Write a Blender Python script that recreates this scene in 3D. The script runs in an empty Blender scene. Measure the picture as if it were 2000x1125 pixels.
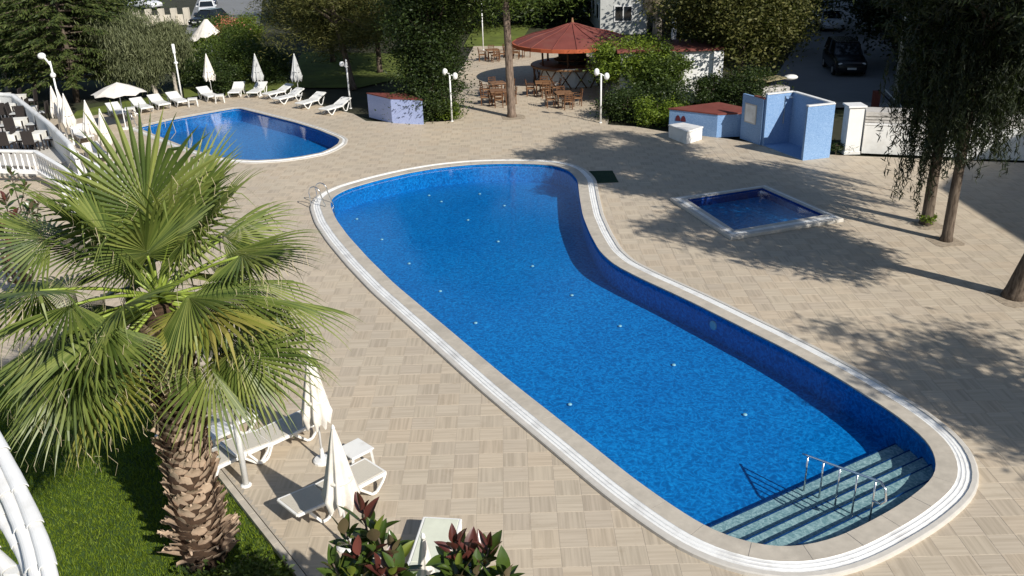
import bpy, math, random
import numpy as np
from mathutils import Vector, Matrix
from mathutils.geometry import tessellate_polygon
R=math.radians
scene=bpy.context.scene
COL=scene.collection
rng=np.random.default_rng(7); random.seed(7)
# ---------------------------------------------------------------- camera, sky, sun
FPX=1738.; PITCH=R(23.3); ROLL=R(1.7); CAMH=10.
_f=Vector((0,math.cos(PITCH),-math.sin(PITCH))); _r0=Vector((1,0,0)); _u0=_r0.cross(_f)
_r=_r0*math.cos(ROLL)-_u0*math.sin(ROLL); _u=_r0*math.sin(ROLL)+_u0*math.cos(ROLL)
cam=bpy.data.cameras.new('camera'); co=bpy.data.objects.new('camera',cam); COL.objects.link(co)
cam.sensor_width=36; cam.lens=36*FPX/2000; cam.clip_start=.1; cam.clip_end=3000
co.matrix_world=Matrix(((_r.x,_u.x,-_f.x,0),(_r.y,_u.y,-_f.y,0),(_r.z,_u.z,-_f.z,CAMH),(0,0,0,1)))
scene.camera=co
SUN_EL=R(34); SUN_D=Vector((.643,-.766,0)).normalized()      # horizontal direction towards the sun
w=bpy.data.worlds.new('World'); scene.world=w; w.use_nodes=True
nt=w.node_tree; nt.nodes.clear()
sk=nt.nodes.new('ShaderNodeTexSky'); sk.sky_type='NISHITA'; sk.sun_disc=False
sk.sun_elevation=SUN_EL; sk.sun_rotation=math.atan2(SUN_D.x,SUN_D.y); sk.altitude=20; sk.air_density=1; sk.dust_density=.6
bg=nt.nodes.new('ShaderNodeBackground'); bg.inputs[1].default_value=.072
ou=nt.nodes.new('ShaderNodeOutputWorld'); nt.links.new(sk.outputs[0],bg.inputs[0]); nt.links.new(bg.outputs[0],ou.inputs[0])
sl=bpy.data.lights.new('sun','SUN'); sl.energy=4.2; sl.angle=R(.53); sl.color=(1,.95,.87)
so=bpy.data.objects.new('sun',sl); COL.objects.link(so)
to_sun=Vector((SUN_D.x*math.cos(SUN_EL),SUN_D.y*math.cos(SUN_EL),math.sin(SUN_EL)))
so.rotation_euler=to_sun.to_track_quat('Z','Y').to_euler()
scene.view_settings.view_transform='Standard'; scene.view_settings.look='None'
scene.view_settings.exposure=.42; scene.view_settings.gamma=1; scene.view_settings.use_curve_mapping=False
try:
    scene.cycles.max_bounces=8; scene.cycles.transparent_max_bounces=16; scene.cycles.caustics_reflective=False
except Exception: pass
# ---------------------------------------------------------------- helpers
def G(x,y,z=0.):
    d=_f+_r*((x-1000)/FPX)+_u*((562.5-y)/FPX); t=(z-CAMH)/d.z
    return Vector((d.x*t,d.y*t,z))
def project(p):
    d=Vector(p)-Vector((0,0,CAMH)); z=d.dot(_f)
    if z<.1: return (-9999,-9999)
    return (1000+FPX*d.dot(_r)/z,562.5-FPX*d.dot(_u)/z)
def mesh_np(name,v,f):
    v=np.asarray(v,dtype=np.float32); f=np.asarray(f,dtype=np.int32); k=f.shape[1]
    me=bpy.data.meshes.new(name); me.vertices.add(len(v)); me.vertices.foreach_set('co',v.ravel())
    me.loops.add(f.size); me.loops.foreach_set('vertex_index',f.ravel())
    me.polygons.add(len(f)); me.polygons.foreach_set('loop_start',np.arange(0,f.size,k,dtype=np.int32))
    me.polygons.foreach_set('loop_total',np.full(len(f),k,dtype=np.int32)); me.polygons.foreach_set('use_smooth',[False]*len(f)); me.update(calc_edges=True); return me
class MB:
    def __init__(s): s.v=[]; s.f=[]; s.sm=False
    def add(s,vs,fs):
        n=len(s.v); s.v+=[tuple(p) for p in vs]; s.f+=[tuple(i+n for i in q) for q in fs]; return s
    def box(s,c,d,rz=0,M=None):
        hx,hy,hz=d[0]/2,d[1]/2,d[2]/2; c=Vector(c); ca,sa=math.cos(rz),math.sin(rz); vs=[]
        for z in (-hz,hz):
            for x,y in ((-hx,-hy),(hx,-hy),(hx,hy),(-hx,hy)):
                p=Vector((x*ca-y*sa,x*sa+y*ca,z)); 
                if M: p=M@Vector((x,y,z))
                vs.append(c+p)
        return s.add(vs,[(3,2,1,0),(4,5,6,7),(0,1,5,4),(1,2,6,5),(2,3,7,6),(3,0,4,7)])
    def bar(s,a,b,wd,th,up=Vector((0,0,1))):
        a=Vector(a); b=Vector(b); d=(b-a); L=d.length; d=d/L; sx=d.cross(up)
        if sx.length<1e-4: sx=Vector((1,0,0))
        sx.normalize(); uz=sx.cross(d); M=Matrix((d,sx,uz)).transposed()
        return s.box((a+b)/2,(L,wd,th),M=M)
    def prism(s,poly,z0,z1):
        n=len(poly); vs=[(p[0],p[1],z0) for p in poly]+[(p[0],p[1],z1) for p in poly]
        fs=[(i,(i+1)%n,(i+1)%n+n,i+n) for i in range(n)]
        tr=tessellate_polygon([[Vector((p[0],p[1],0)) for p in poly]])
        fs+=[tuple(i+n for i in t) for t in tr]+[tuple(reversed(t)) for t in tr]
        return s.add(vs,fs)
    def tube(s,pts,r,n=8,cap=True):
        pts=[Vector(p) for p in pts]; rs=r if isinstance(r,(list,tuple)) else [r]*len(pts)
        rings=[]; prev=None
        for i,p in enumerate(pts):
            t=(pts[min(i+1,len(pts)-1)]-pts[max(i-1,0)]).normalized()
            if prev is None:
                a=Vector((0,0,1)) if abs(t.z)<.9 else Vector((1,0,0)); x=t.cross(a).normalized()
            else: x=(prev-t*prev.dot(t)).normalized()
            prev=x; y=t.cross(x)
            rings.append([p+(x*math.cos(2*math.pi*k/n)+y*math.sin(2*math.pi*k/n))*rs[i] for k in range(n)])
        vs=[q for g in rings for q in g]; fs=[]
        for i in range(len(pts)-1):
            for k in range(n): fs.append((i*n+k,i*n+(k+1)%n,(i+1)*n+(k+1)%n,(i+1)*n+k))
        if cap: fs+= [tuple(reversed(range(n))),tuple(range((len(pts)-1)*n,len(pts)*n))]
        return s.add(vs,fs)
    def lathe(s,prof,n=16,c=(0,0,0),fr=None):
        vs=[];c=Vector(c)
        for j,(r,z) in enumerate(prof):
            for k in range(n):
                a=2*math.pi*k/n; rr=r*(fr(a,j) if fr else 1); vs.append(c+Vector((rr*math.cos(a),rr*math.sin(a),z)))
        fs=[(j*n+k,j*n+(k+1)%n,(j+1)*n+(k+1)%n,(j+1)*n+k) for j in range(len(prof)-1) for k in range(n)]
        if prof[0][0]>1e-4: fs.append(tuple(reversed(range(n))))
        if prof[-1][0]>1e-4: fs.append(tuple(range((len(prof)-1)*n,len(prof)*n)))
        return s.add(vs,fs)
    def sphere(s,c,r,n=12,sq=(1,1,1)):
        m=n//2+1; pr=[(math.sin(math.pi*i/m),-math.cos(math.pi*i/m)) for i in range(m+1)]
        vs=[];c=Vector(c)
        for (a,z) in pr:
            for k in range(n):
                t=2*math.pi*k/n; vs.append(c+Vector((a*r*sq[0]*math.cos(t),a*r*sq[1]*math.sin(t),z*r*sq[2])))
        return s.add(vs,[(j*n+k,j*n+(k+1)%n,(j+1)*n+(k+1)%n,(j+1)*n+k) for j in range(m) for k in range(n)])
    def mesh(s,name):
        me=bpy.data.meshes.new(name); me.from_pydata([tuple(p) for p in s.v],[],s.f); me.update(); return me
def link(name,me,m,parent=None,smooth=False,bevel=0,**kw):
    o=bpy.data.objects.new(name,me); COL.objects.link(o)
    if m and len(me.materials)==0: me.materials.append(m)
    if smooth: me.polygons.foreach_set('use_smooth',[True]*len(me.polygons)); 
    if parent: o.parent=parent
    if bevel:
        b=o.modifiers.new('bevel','BEVEL'); b.width=bevel; b.segments=2; b.limit_method='ANGLE'; b.angle_limit=R(40)
    for k,v in kw.items(): o[k]=v
    return o
def ob(name,mb,m,parent=None,smooth=False,bevel=0,**kw): return link(name,mb.mesh(name),m,parent,smooth,bevel,**kw)
def thing(name,label,cat,loc=(0,0,0),rz=0,group=None):
    o=bpy.data.objects.new(name,None); COL.objects.link(o); o.location=loc; o.rotation_euler=(0,0,rz); o.empty_display_size=.2
    o['label']=label; o['category']=cat
    if group: o['group']=group
    return o
def tag(o,label,cat,group=None):
    o['label']=label; o['category']=cat
    if group: o['group']=group
    return o
def dup(root,loc,rz,label,scale=None,tilt=None):
    r=root.copy(); COL.objects.link(r); r.location=loc; r.rotation_euler=(tilt[0] if tilt else 0,tilt[1] if tilt else 0,rz); r['label']=label
    if scale: r.scale=(scale,)*3 if not hasattr(scale,'__len__') else scale
    for ch in list(root.children):
        c=ch.copy(); COL.objects.link(c); c.parent=r
        for g in list(ch.children):
            d=g.copy(); COL.objects.link(d); d.parent=c
    return r
# ---------------------------------------------------------------- materials
class NT:
    def __init__(s,name):
        s.m=bpy.data.materials.new(name); s.m.use_nodes=True; s.t=s.m.node_tree; s.t.nodes.clear()
    def n(s,typ,**kw):
        nd=s.t.nodes.new(typ)
        for k,v in kw.items():
            if k.startswith('i_'):
                key=k[2:]; key=int(key) if key.isdigit() else key.replace('_',' ')
                nd.inputs[key].default_value=v
            else: setattr(nd,k,v)
        return nd
    def l(s,a,b): s.t.links.new(a,b)
    def out(s,sh):
        o=s.n('ShaderNodeOutputMaterial'); s.l(sh,o.inputs[0]); return s.m
    def noise(s,vec,scale,detail=3,rough=.55):
        n=s.n('ShaderNodeTexNoise'); n.inputs['Scale'].default_value=scale; n.inputs['Detail'].default_value=detail; n.inputs['Roughness'].default_value=rough
        if vec is not None: s.l(vec,n.inputs['Vector'])
        return n.outputs['Fac']
    def ramp(s,fac,stops):
        r=s.n('ShaderNodeValToRGB'); e=r.color_ramp.elements
        e[0].position=stops[0][0]; e[0].color=(*stops[0][1],1); e[1].position=stops[-1][0]; e[1].color=(*stops[-1][1],1)
        for p,c in stops[1:-1]:
            x=e.new(p); x.color=(*c,1)
        s.l(fac,r.inputs[0]); return r.outputs[0]
    def mix(s,fac,a,b,typ='MIX'):
        m=s.n('ShaderNodeMix',data_type='RGBA',blend_type=typ)
        for i,x in ((0,fac),(6,a),(7,b)):
            if hasattr(x,'is_linked'): s.l(x,m.inputs[i])
            elif isinstance(x,tuple): m.inputs[i].default_value=(*x,1) if len(x)==3 else x
            else: m.inputs[i].default_value=x
        return m.outputs[2]
    def math(s,op,a,b=None,c=None):
        m=s.n('ShaderNodeMath',operation=op)
        for i,x in enumerate((a,b,c)):
            if x is None: continue
            if hasattr(x,'is_linked'): s.l(x,m.inputs[i])
            else: m.inputs[i].default_value=x
        return m.outputs[0]
    def bump(s,h,st,d=.01):
        b=s.n('ShaderNodeBump'); b.inputs['Strength'].default_value=st; b.inputs['Distance'].default_value=d; s.l(h,b.inputs['Height']); return b.outputs[0]
def mat(name,col,rough=.6,var=.15,scale=3.,bump=0,bscale=60,metal=0,dirt=None,dscale=.8,spec=.4,stretch=None):
    N=NT(name); tc=N.n('ShaderNodeTexCoord'); v=tc.outputs['Object']
    if stretch:
        mp=N.n('ShaderNodeMapping'); mp.inputs['Scale'].default_value=stretch; N.l(v,mp.inputs[0]); v=mp.outputs[0]
    c1=tuple(max(0,x*(1-var)) for x in col); c2=tuple(min(1,x*(1+var)) for x in col)
    c=N.ramp(N.noise(v,scale,4),[(.3,c1),(.7,c2)])
    if dirt:
        d=N.ramp(N.noise(v,dscale,5,.65),[(.5,(0,0,0)),(.72,(1,1,1))]); c=N.mix(d,c,dirt)
    p=N.n('ShaderNodeBsdfPrincipled',i_Roughness=rough,i_Metallic=metal); p.inputs['Specular IOR Level'].default_value=spec
    N.l(c,p.inputs['Base Color'])
    if bump: N.l(N.bump(N.noise(v,bscale,3),bump),p.inputs['Normal'])
    return N.out(p.outputs[0])
def leafmat(name,cols,rough=.5,trans=.3,nscale=.6,spec=.3,back=None):
    N=NT(name); geo=N.n('ShaderNodeNewGeometry'); tc=N.n('ShaderNodeTexCoord')
    rnd=geo.outputs['Random Per Island']; big=N.noise(tc.outputs['Object'],nscale,2)
    f=N.math('ADD',N.math('MULTIPLY',rnd,.6),N.math('MULTIPLY',big,.5))
    k=len(cols)-1; c=N.ramp(f,[(.15+.75*i/k,cc) for i,cc in enumerate(cols)])
    if back: c=N.mix(geo.outputs['Backfacing'],c,back)
    p=N.n('ShaderNodeBsdfPrincipled',i_Roughness=rough); p.inputs['Specular IOR Level'].default_value=spec; N.l(c,p.inputs['Base Color'])
    t=N.n('ShaderNodeBsdfTranslucent'); N.l(N.mix(.5,c,(.12,.2,.01)),t.inputs[0])
    ms=N.n('ShaderNodeMixShader',i_0=trans); N.l(p.outputs[0],ms.inputs[1]); N.l(t.outputs[0],ms.inputs[2])
    return N.out(ms.outputs[0])
TS=.48; _a=G(957,988); TX0=_a.x-TS/2; TY0=_a.y-TS/2
def tilemat(name,along_x):
    N=NT(name); geo=N.n('ShaderNodeNewGeometry'); pos=geo.outputs['Position']
    s=N.n('ShaderNodeVectorMath',operation='SUBTRACT'); N.l(pos,s.inputs[0]); s.inputs[1].default_value=(TX0,TY0,0)
    d=N.n('ShaderNodeVectorMath',operation='SCALE'); N.l(s.outputs[0],d.inputs[0]); d.inputs['Scale'].default_value=1/TS
    fl=N.n('ShaderNodeVectorMath',operation='FLOOR'); N.l(d.outputs[0],fl.inputs[0])
    mz=N.n('ShaderNodeVectorMath',operation='MULTIPLY'); N.l(fl.outputs[0],mz.inputs[0]); mz.inputs[1].default_value=(1,1,0)
    wn=N.n('ShaderNodeTexWhiteNoise',noise_dimensions='3D'); N.l(mz.outputs[0],wn.inputs[0])
    off=N.n('ShaderNodeVectorMath',operation='MULTIPLY_ADD'); N.l(wn.outputs['Color'],off.inputs[0]); off.inputs[1].default_value=(30,30,30); N.l(d.outputs[0],off.inputs[2])
    mp=N.n('ShaderNodeMapping'); mp.inputs['Scale'].default_value=(.25,7,1) if along_x else (7,.25,1); N.l(off.outputs[0],mp.inputs[0])
    st=N.noise(mp.outputs[0],1.35,2,.45)
    base=((.490,.420,.320),(.580,.503,.390)) if along_x else ((.440,.376,.286),(.550,.474,.364))
    c=N.ramp(st,[(.34,base[0]),(.62,base[1])])
    tint=N.ramp(wn.outputs['Value'],[(0,(.93,.92,.93)),(.5,(1,1,1)),(1,(1.0,.97,.95))])
    c=N.mix(1,c,tint,'MULTIPLY')
    big=N.ramp(N.noise(pos,.16,5,.6),[(.3,(.90,.90,.91)),(.7,(1.04,1.02,1.0))]); c=N.mix(1,c,big,'MULTIPLY')
    stn=N.ramp(N.noise(pos,1.7,5,.7),[(.60,(1,1,1)),(.78,(.84,.81,.78))]); c=N.mix(1,c,stn,'MULTIPLY')
    p=N.n('ShaderNodeBsdfPrincipled',i_Roughness=.62); p.inputs['Specular IOR Level'].default_value=.25; N.l(c,p.inputs['Base Color'])
    N.l(N.bump(st,.15,.002),p.inputs['Normal'])
    return N.out(p.outputs[0])
def mosaic(name,dark,mid,light,sc=26,thread=True):
    N=NT(name); geo=N.n('ShaderNodeNewGeometry'); pos=geo.outputs['Position']
    wob=N.n('ShaderNodeTexNoise'); wob.inputs['Scale'].default_value=2.2; wob.inputs['Detail'].default_value=2; N.l(pos,wob.inputs['Vector'])
    ad=N.n('ShaderNodeVectorMath',operation='MULTIPLY_ADD'); N.l(wob.outputs['Color'],ad.inputs[0]); ad.inputs[1].default_value=(.35,.35,.1); N.l(pos,ad.inputs[2])
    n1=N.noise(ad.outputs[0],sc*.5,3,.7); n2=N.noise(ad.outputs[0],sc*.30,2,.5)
    ripple_light=N.math('SUBTRACT',1.,N.math('MULTIPLY',N.math('ABSOLUTE',N.math('SUBTRACT',n2,.5)),9.)); ripple_light=N.math('MAXIMUM',ripple_light,0.)  # thin bright threads: rippling light on a pool floor painted into the colour
    f=N.math('ADD',N.math('MULTIPLY_ADD',n1,.62,-.02),N.math('MULTIPLY',ripple_light,.17))
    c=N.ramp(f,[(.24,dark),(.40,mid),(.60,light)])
    big=N.ramp(N.noise(pos,.35,3),[(.3,(.86,.9,.94)),(.7,(1.08,1.05,1.02))]); c=N.mix(1,c,big,'MULTIPLY')
    p=N.n('ShaderNodeBsdfPrincipled',i_Roughness=.45); p.inputs['Specular IOR Level'].default_value=.2; N.l(c,p.inputs['Base Color'])
    return N.out(p.outputs[0])
def watermat(tint,bst):
    N=NT('water'); geo=N.n('ShaderNodeNewGeometry'); pos=geo.outputs['Position']
    h=N.math('ADD',N.noise(pos,3.2,3,.6),N.math('MULTIPLY',N.noise(pos,14,2,.5),.35))
    nrm=N.bump(h,bst,.02)
    lw=N.n('ShaderNodeLayerWeight'); N.l(nrm,lw.inputs['Normal'])
    fr=N.math('MULTIPLY_ADD',N.math('POWER',lw.outputs['Facing'],5.),.98,.02)
    gl=N.n('ShaderNodeBsdfGlossy',i_Roughness=.02); N.l(nrm,gl.inputs['Normal'])
    tr=N.n('ShaderNodeBsdfTransparent'); tr.inputs[0].default_value=(*tint,1)
    ms=N.n('ShaderNodeMixShader'); N.l(fr,ms.inputs[0]); N.l(tr.outputs[0],ms.inputs[1]); N.l(gl.outputs[0],ms.inputs[2])
    return N.out(ms.outputs[0])
def barkmat(name,c1,c2,vs=6):
    N=NT(name); tc=N.n('ShaderNodeTexCoord'); mp=N.n('ShaderNodeMapping'); mp.inputs['Scale'].default_value=(vs,vs,vs*.18); N.l(tc.outputs['Object'],mp.inputs[0])
    f=N.noise(mp.outputs[0],2.2,6,.65); c=N.ramp(f,[(.35,c1),(.65,c2)])
    p=N.n('ShaderNodeBsdfPrincipled',i_Roughness=.9); p.inputs['Specular IOR Level'].default_value=.1; N.l(c,p.inputs['Base Color']); N.l(N.bump(f,.9,.03),p.inputs['Normal'])
    return N.out(p.outputs[0])
M={}
M['mortar']=mat('tile_joint',(.40,.36,.30),.9,.1,8)
M['tx']=tilemat('tile_light_stripes',True); M['ty']=tilemat('tile_dark_stripes',False)
M['coping']=mat('coping_stone',(.50,.45,.375),.6,.10,5,.15,120,dirt=(.40,.36,.30),dscale=1.2)
M['gutter']=mat('gutter_white',(.80,.80,.78),.5,.05,9,.1,90,dirt=(.58,.57,.55),dscale=1.6)
M['rimwhite']=mat('rim_grey_white',(.55,.52,.47),.6,.07,6,.1,90)
M['basin']=mosaic('pool_mosaic_ripple_light',(.001,.115,.35),(.003,.190,.53),(.012,.32,.73),24)
M['wall_shade']=mosaic('pool_wall_shade_blue',(.002,.035,.22),(.003,.06,.32),(.006,.085,.38),24)  # darker copy of the basin blue, the wall's shade put into its colour
M['step_tile']=mosaic('step_mosaic_green',(.19,.28,.29),(.36,.43,.42),(.66,.70,.64),32)
M['riser']=mosaic('step_riser_navy',(.004,.03,.12),(.006,.05,.17),(.02,.08,.22),24)
M['water']=watermat((.80,.93,.97),.16)
M['white_plastic']=mat('white_plastic',(.78,.775,.75),.38,.04,2,dirt=(.62,.6,.55),dscale=3)
M['sling']=mat('beige_sling',(.56,.52,.44),.8,.05,30,.3,300)
M['cushion']=mat('cream_cushion',(.66,.68,.56),.85,.05,6,.2,120)
M['canvas']=mat('white_canvas',(.74,.70,.64),.85,.06,5,.25,40,dirt=(.58,.53,.46),dscale=2)
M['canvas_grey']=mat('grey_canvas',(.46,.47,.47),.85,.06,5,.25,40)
M['white_paint']=mat('white_paint',(.80,.80,.79),.5,.03,2,.05,60,dirt=(.62,.61,.58),dscale=1.5)
M['plaster']=mat('white_plaster',(.76,.76,.74),.85,.04,3,.25,30,dirt=(.60,.58,.54),dscale=.9)
M['chrome']=mat('polished_steel',(.70,.72,.74),.18,.03,3,metal=1)
M['steel']=mat('galvanised_pole',(.58,.59,.60),.4,.06,4,metal=.6)
M['lawn']=mat('lawn_soil',(.042,.078,.012),.95,.3,2.2,.5,40)
M['soil']=mat('garden_soil',(.030,.030,.016),.95,.4,.5,.5,12,dirt=(.05,.075,.015),dscale=.12)
M['garden_grass']=mat('garden_lawn',(.105,.135,.020),.95,.35,.7,.6,30)
M['asphalt']=mat('asphalt',(.20,.205,.21),.85,.08,.8,.3,60,dirt=(.15,.15,.155),dscale=.2)
M['pavement']=mat('pavement',(.38,.36,.33),.85,.1,1,.2,30)
M['earth']=mat('earth_ring',(.33,.27,.20),.95,.3,9,.7,30)
M['bark']=barkmat('pine_bark',(.075,.055,.042),(.27,.205,.16))
M['barkd']=barkmat('dark_bark',(.06,.045,.035),(.17,.135,.105))
M['barkp']=barkmat('pale_bark',(.28,.24,.2),(.52,.47,.4))
M['boot']=mat('palm_leaf_base',(.56,.42,.30),.85,.4,6,.6,30,dirt=(.26,.16,.10),dscale=6)
M['fibre']=mat('palm_fibre',(.06,.035,.02),.95,.4,12,.8,40)
M['red_roof']=mat('red_roof',(.185,.05,.038),.7,.14,1.5,.3,20,dirt=(.20,.075,.055),dscale=.8)
M['orange_trim']=mat('orange_trim',(.42,.10,.04),.7,.1,3)
M['blue_mos']=mosaic('blue_wall_mosaic',(.16,.29,.52),(.24,.38,.61),(.34,.49,.70),60)
M['lilac']=mosaic('lilac_wall_mosaic',(.32,.38,.62),(.38,.45,.70),(.50,.56,.76),60)
M['stone_grey']=mat('grey_stone',(.50,.48,.45),.85,.12,3,.3,30,dirt=(.30,.28,.26),dscale=2)
M['wood']=mat('brown_wood',(.11,.05,.022),.5,.3,6,.2,30,stretch=(1,6,1))
M['wood_l']=mat('light_wood',(.22,.115,.055),.55,.25,6,.2,30,stretch=(1,6,1))
M['wicker']=mat('dark_wicker',(.028,.022,.02),.7,.3,50,.6,90)
M['cloth']=mat('table_cloth',(.74,.72,.66),.85,.04,3,.2,20)
M['black']=mat('black_rubber',(.012,.012,.013),.7,.2,8)
M['glass']=mat('dark_glass',(.012,.016,.02),.06,.1,2,spec=.8)
M['green_mat']=mat('green_mat',(.008,.035,.015),.95,.25,25,.7,200)
M['iron']=mat('dark_iron',(.02,.02,.022),.5,.1,4,metal=.3)
M['lampglass']=mat('lamp_globe',(.82,.82,.80),.25,.02,2)
M['spot']=mat('pool_light_glass',(.32,.52,.58),.3,.05,10)
M['counter']=mat('grey_counter',(.34,.36,.35),.4,.1,3)
# leaves
M['palm']=leafmat('palm_frond_green',[(.036,.064,.011),(.105,.145,.028),(.25,.28,.07)],.42,.18,2.2,.5)
M['palm_y']=leafmat('palm_frond_yellow',[(.11,.14,.02),(.21,.22,.04),(.34,.29,.08)],.45,.22,.9,.4)
M['palm_st']=mat('palm_petiole',(.24,.31,.05),.4,.2,5)
M['strand']=mat('palm_thread',(.50,.42,.27),.8,.2,5)
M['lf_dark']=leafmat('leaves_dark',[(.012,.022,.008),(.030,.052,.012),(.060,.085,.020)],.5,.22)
M['lf_shade']=leafmat('leaves_shade_dark',[(.006,.010,.005),(.013,.021,.008),(.03,.04,.012)],.6,.12)  # near-black leaves: the shade on these crowns is painted into their colour
M['lf_mid']=leafmat('leaves_mid',[(.030,.050,.010),(.070,.110,.018),(.12,.16,.03)],.5,.28)
M['lf_bright']=leafmat('leaves_bright',[(.06,.10,.012),(.13,.19,.02),(.20,.26,.03)],.5,.3)
M['lf_olive']=leafmat('leaves_olive',[(.055,.070,.030),(.125,.140,.065),(.20,.215,.11)],.6,.22)
M['lf_brown']=leafmat('leaves_brown',[(.030,.038,.010),(.085,.090,.022),(.155,.145,.042)],.6,.22)
M['lf_ceder']=leafmat('leaves_cedar',[(.020,.035,.010),(.055,.078,.018),(.105,.125,.035)],.6,.15)
M['lf_dry']=leafmat('leaves_dry',[(.13,.10,.06),(.28,.23,.15),(.42,.37,.27)],.8,.15)
M['flower']=leafmat('coral_flowers',[(.5,.12,.07),(.65,.22,.14),(.72,.35,.24)],.6,.3)
M['ficus']=leafmat('ficus_leaf',[(.022,.042,.010),(.045,.078,.014),(.10,.14,.022)],.24,.12,1.2,.6,back=(.13,.10,.055))
M['ficus_red']=leafmat('ficus_young_leaf',[(.045,.014,.012),(.085,.024,.020),(.15,.045,.035)],.28,.15,1.2,.6,back=(.16,.05,.04))
M['ficus_lime']=leafmat('ficus_light_leaf',[(.10,.14,.02),(.16,.20,.03),(.22,.25,.05)],.28,.2,1.2,.5)
M['grass']=leafmat('grass_blade',[(.075,.125,.008),(.135,.20,.012),(.21,.27,.022)],.6,.3,.5)
# ---------------------------------------------------------------- outlines
def obw(name,mb,m,parent,smooth=False,bevel=0,**kw):
    o=ob(name,mb,m,parent,smooth,bevel,**kw); o.location=-parent.location; return o
def resample(P,step=.25):
    P=np.array(P,float)[:,:2]; Q=np.vstack([P,P[:1]]); d=np.r_[0,np.cumsum(np.hypot(*(Q[1:]-Q[:-1]).T))]
    n=max(8,int(d[-1]/step)); t=np.linspace(0,d[-1],n,endpoint=False)
    return np.c_[np.interp(t,d,Q[:,0]),np.interp(t,d,Q[:,1])]
def smooth(P,it=6):
    for _ in range(it): P=P*.5+(np.roll(P,1,0)+np.roll(P,-1,0))*.25
    return P
def ccw(P):
    x,y=P[:,0],P[:,1]; a=(x*np.roll(y,-1)-np.roll(x,-1)*y).sum()
    return P if a>0 else P[::-1]
def offset(P,d,it=0):
    t=np.roll(P,-1,0)-np.roll(P,1,0); t/=np.linalg.norm(t,axis=1)[:,None]; n=np.c_[t[:,1],-t[:,0]]
    for _ in range(it): n=n*.5+(np.roll(n,1,0)+np.roll(n,-1,0))*.25
    return P+n/np.linalg.norm(n,axis=1)[:,None]*d
def inside(pts,poly):
    x,y=pts[:,0],pts[:,1]; r=np.zeros(len(pts),bool); q=np.roll(poly,-1,0)
    for (x1,y1),(x2,y2) in zip(poly,q):
        c=((y1>y)!=(y2>y)); 
        with np.errstate(divide='ignore',invalid='ignore'): xi=(x2-x1)*(y-y1)/(y2-y1)+x1
        r^=c&(x<xi)
    return r
def sheet(name,outer,holes,z,m,parent=None,**kw):
    loops=[[Vector((p[0],p[1],0)) for p in outer]]+[[Vector((p[0],p[1],0)) for p in h] for h in holes]
    tr=tessellate_polygon(loops); vs=[(p.x,p.y,z) for l in loops for p in l]
    fs=[]
    for t in tr:
        a,b,c=[Vector(vs[i]) for i in t]
        fs.append(tuple(t) if (b-a).cross(c-a).z>0 else tuple(reversed(t)))
    me=bpy.data.meshes.new(name); me.from_pydata(vs,[],fs); me.update(); return link(name,me,m,parent,**kw)
def clip(P,a,n):       # keep the part of the polygon where (p-a).n>0
    out=[]; P=[np.array(p) for p in P]
    for i in range(len(P)):
        p,q=P[i],P[(i+1)%len(P)]; dp,dq=(p-a)@n,(q-a)@n
        if dp>=0: out.append(p)
        if dp*dq<0: out.append(p+(q-p)*dp/(dp-dq))
    return out
CZ=.09
main_px=[(643,398),(650,382),(680,367),(740,350),(800,336),(860,326),(920,320),(980,318),(1040,318.5),(1085,322),(1113,332),(1129,350),(1133,385),(1139,420),(1153,455),(1172,490),(1200,516),(1250,542),(1350,588),(1450,638),(1550,688),(1640,738),(1706,780),(1752,809),(1790,840),(1818,864),(1829,888),(1834,915),(1827,934),(1790,965),(1755,990),(1685,1028),(1632,1053),(1580,1066),(1535,1072),(1490,1067),(1443,1056),(1380,1032),(1300,980),(1230,930),(1150,866),(1070,803),(1000,748),(940,698),(880,647),(820,597),(770,555),(720,506),(680,462),(655,428)]
MAIN=ccw(smooth(resample([G(x,y,CZ) for x,y in main_px],.22),4))
far_px=[(268,249),(330,234),(400,221),(458,211),(468,211),(520,224),(575,238),(620,252),(657,267),(664,272),(661,280),(648,289),(626,298),(590,305),(553,310),(500,313),(460,311),(420,305),(373,291),(327,273)]
FAR=ccw(smooth(resample([G(x,y,.05) for x,y in far_px],.13),1))
KZ=.11
kid_o=[(1309,386),(1496,361),(1648,427),(1428,463)]; kid_i=[(1341,388.5),(1489,365.5),(1612,419),(1434,449)]
KO=np.array([G(x,y,KZ)[:2] for x,y in kid_o]); KI=np.array([G(x,y,KZ)[:2] for x,y in kid_i])
KO=ccw(KO); KI=ccw(KI)
# ---------------------------------------------------------------- ground, lawn, deck
holes=[MAIN,FAR,KI]
sheet('ground',[(-1500,-300),(1500,-300),(1500,2500),(-1500,2500)],holes,-.13,M['soil'],kind='structure')
LB=[Vector((4.2,1.1)),Vector((-3.49,11.56)),Vector((-6.01,14.97)),Vector((-9.4,19.55))]
D=[tuple(LB[0]),(60,1.1),(60,30.2)]+[tuple(G(x,y)[:2]) for x,y in [(2000,318),(1640,303),(1600,300),(1500,282),(1400,268),(1305,258),(1240,247),(1185,243),(1200,200),(1260,150),(1260,90),(925,90),(905,128),(880,160),(886,236),(790,240),(715,236),(690,222),(640,210),(560,186),(462,184),(400,192),(340,204),(200,222),(150,232)]]+[(-48,52),(-48,19.55),(-9.4,19.55),(-6.01,14.97),(-3.49,11.56)]
DECK=ccw(np.array(D))
deck=sheet('deck',DECK,holes,-.0035,M['mortar'],kind='structure')
_n=len(DECK); ob('deck_edge',MB().add([(p[0],p[1],-.002) for p in DECK]+[(p[0],p[1],-.14) for p in DECK],[(i,i+_n,(i+1)%_n+_n,(i+1)%_n) for i in range(_n)]),M['mortar'],kind='structure')
xs=np.arange(-101,126); ys=np.arange(-25,130)
I,J=np.meshgrid(xs,ys,indexing='ij'); I=I.ravel(); J=J.ravel()
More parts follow.
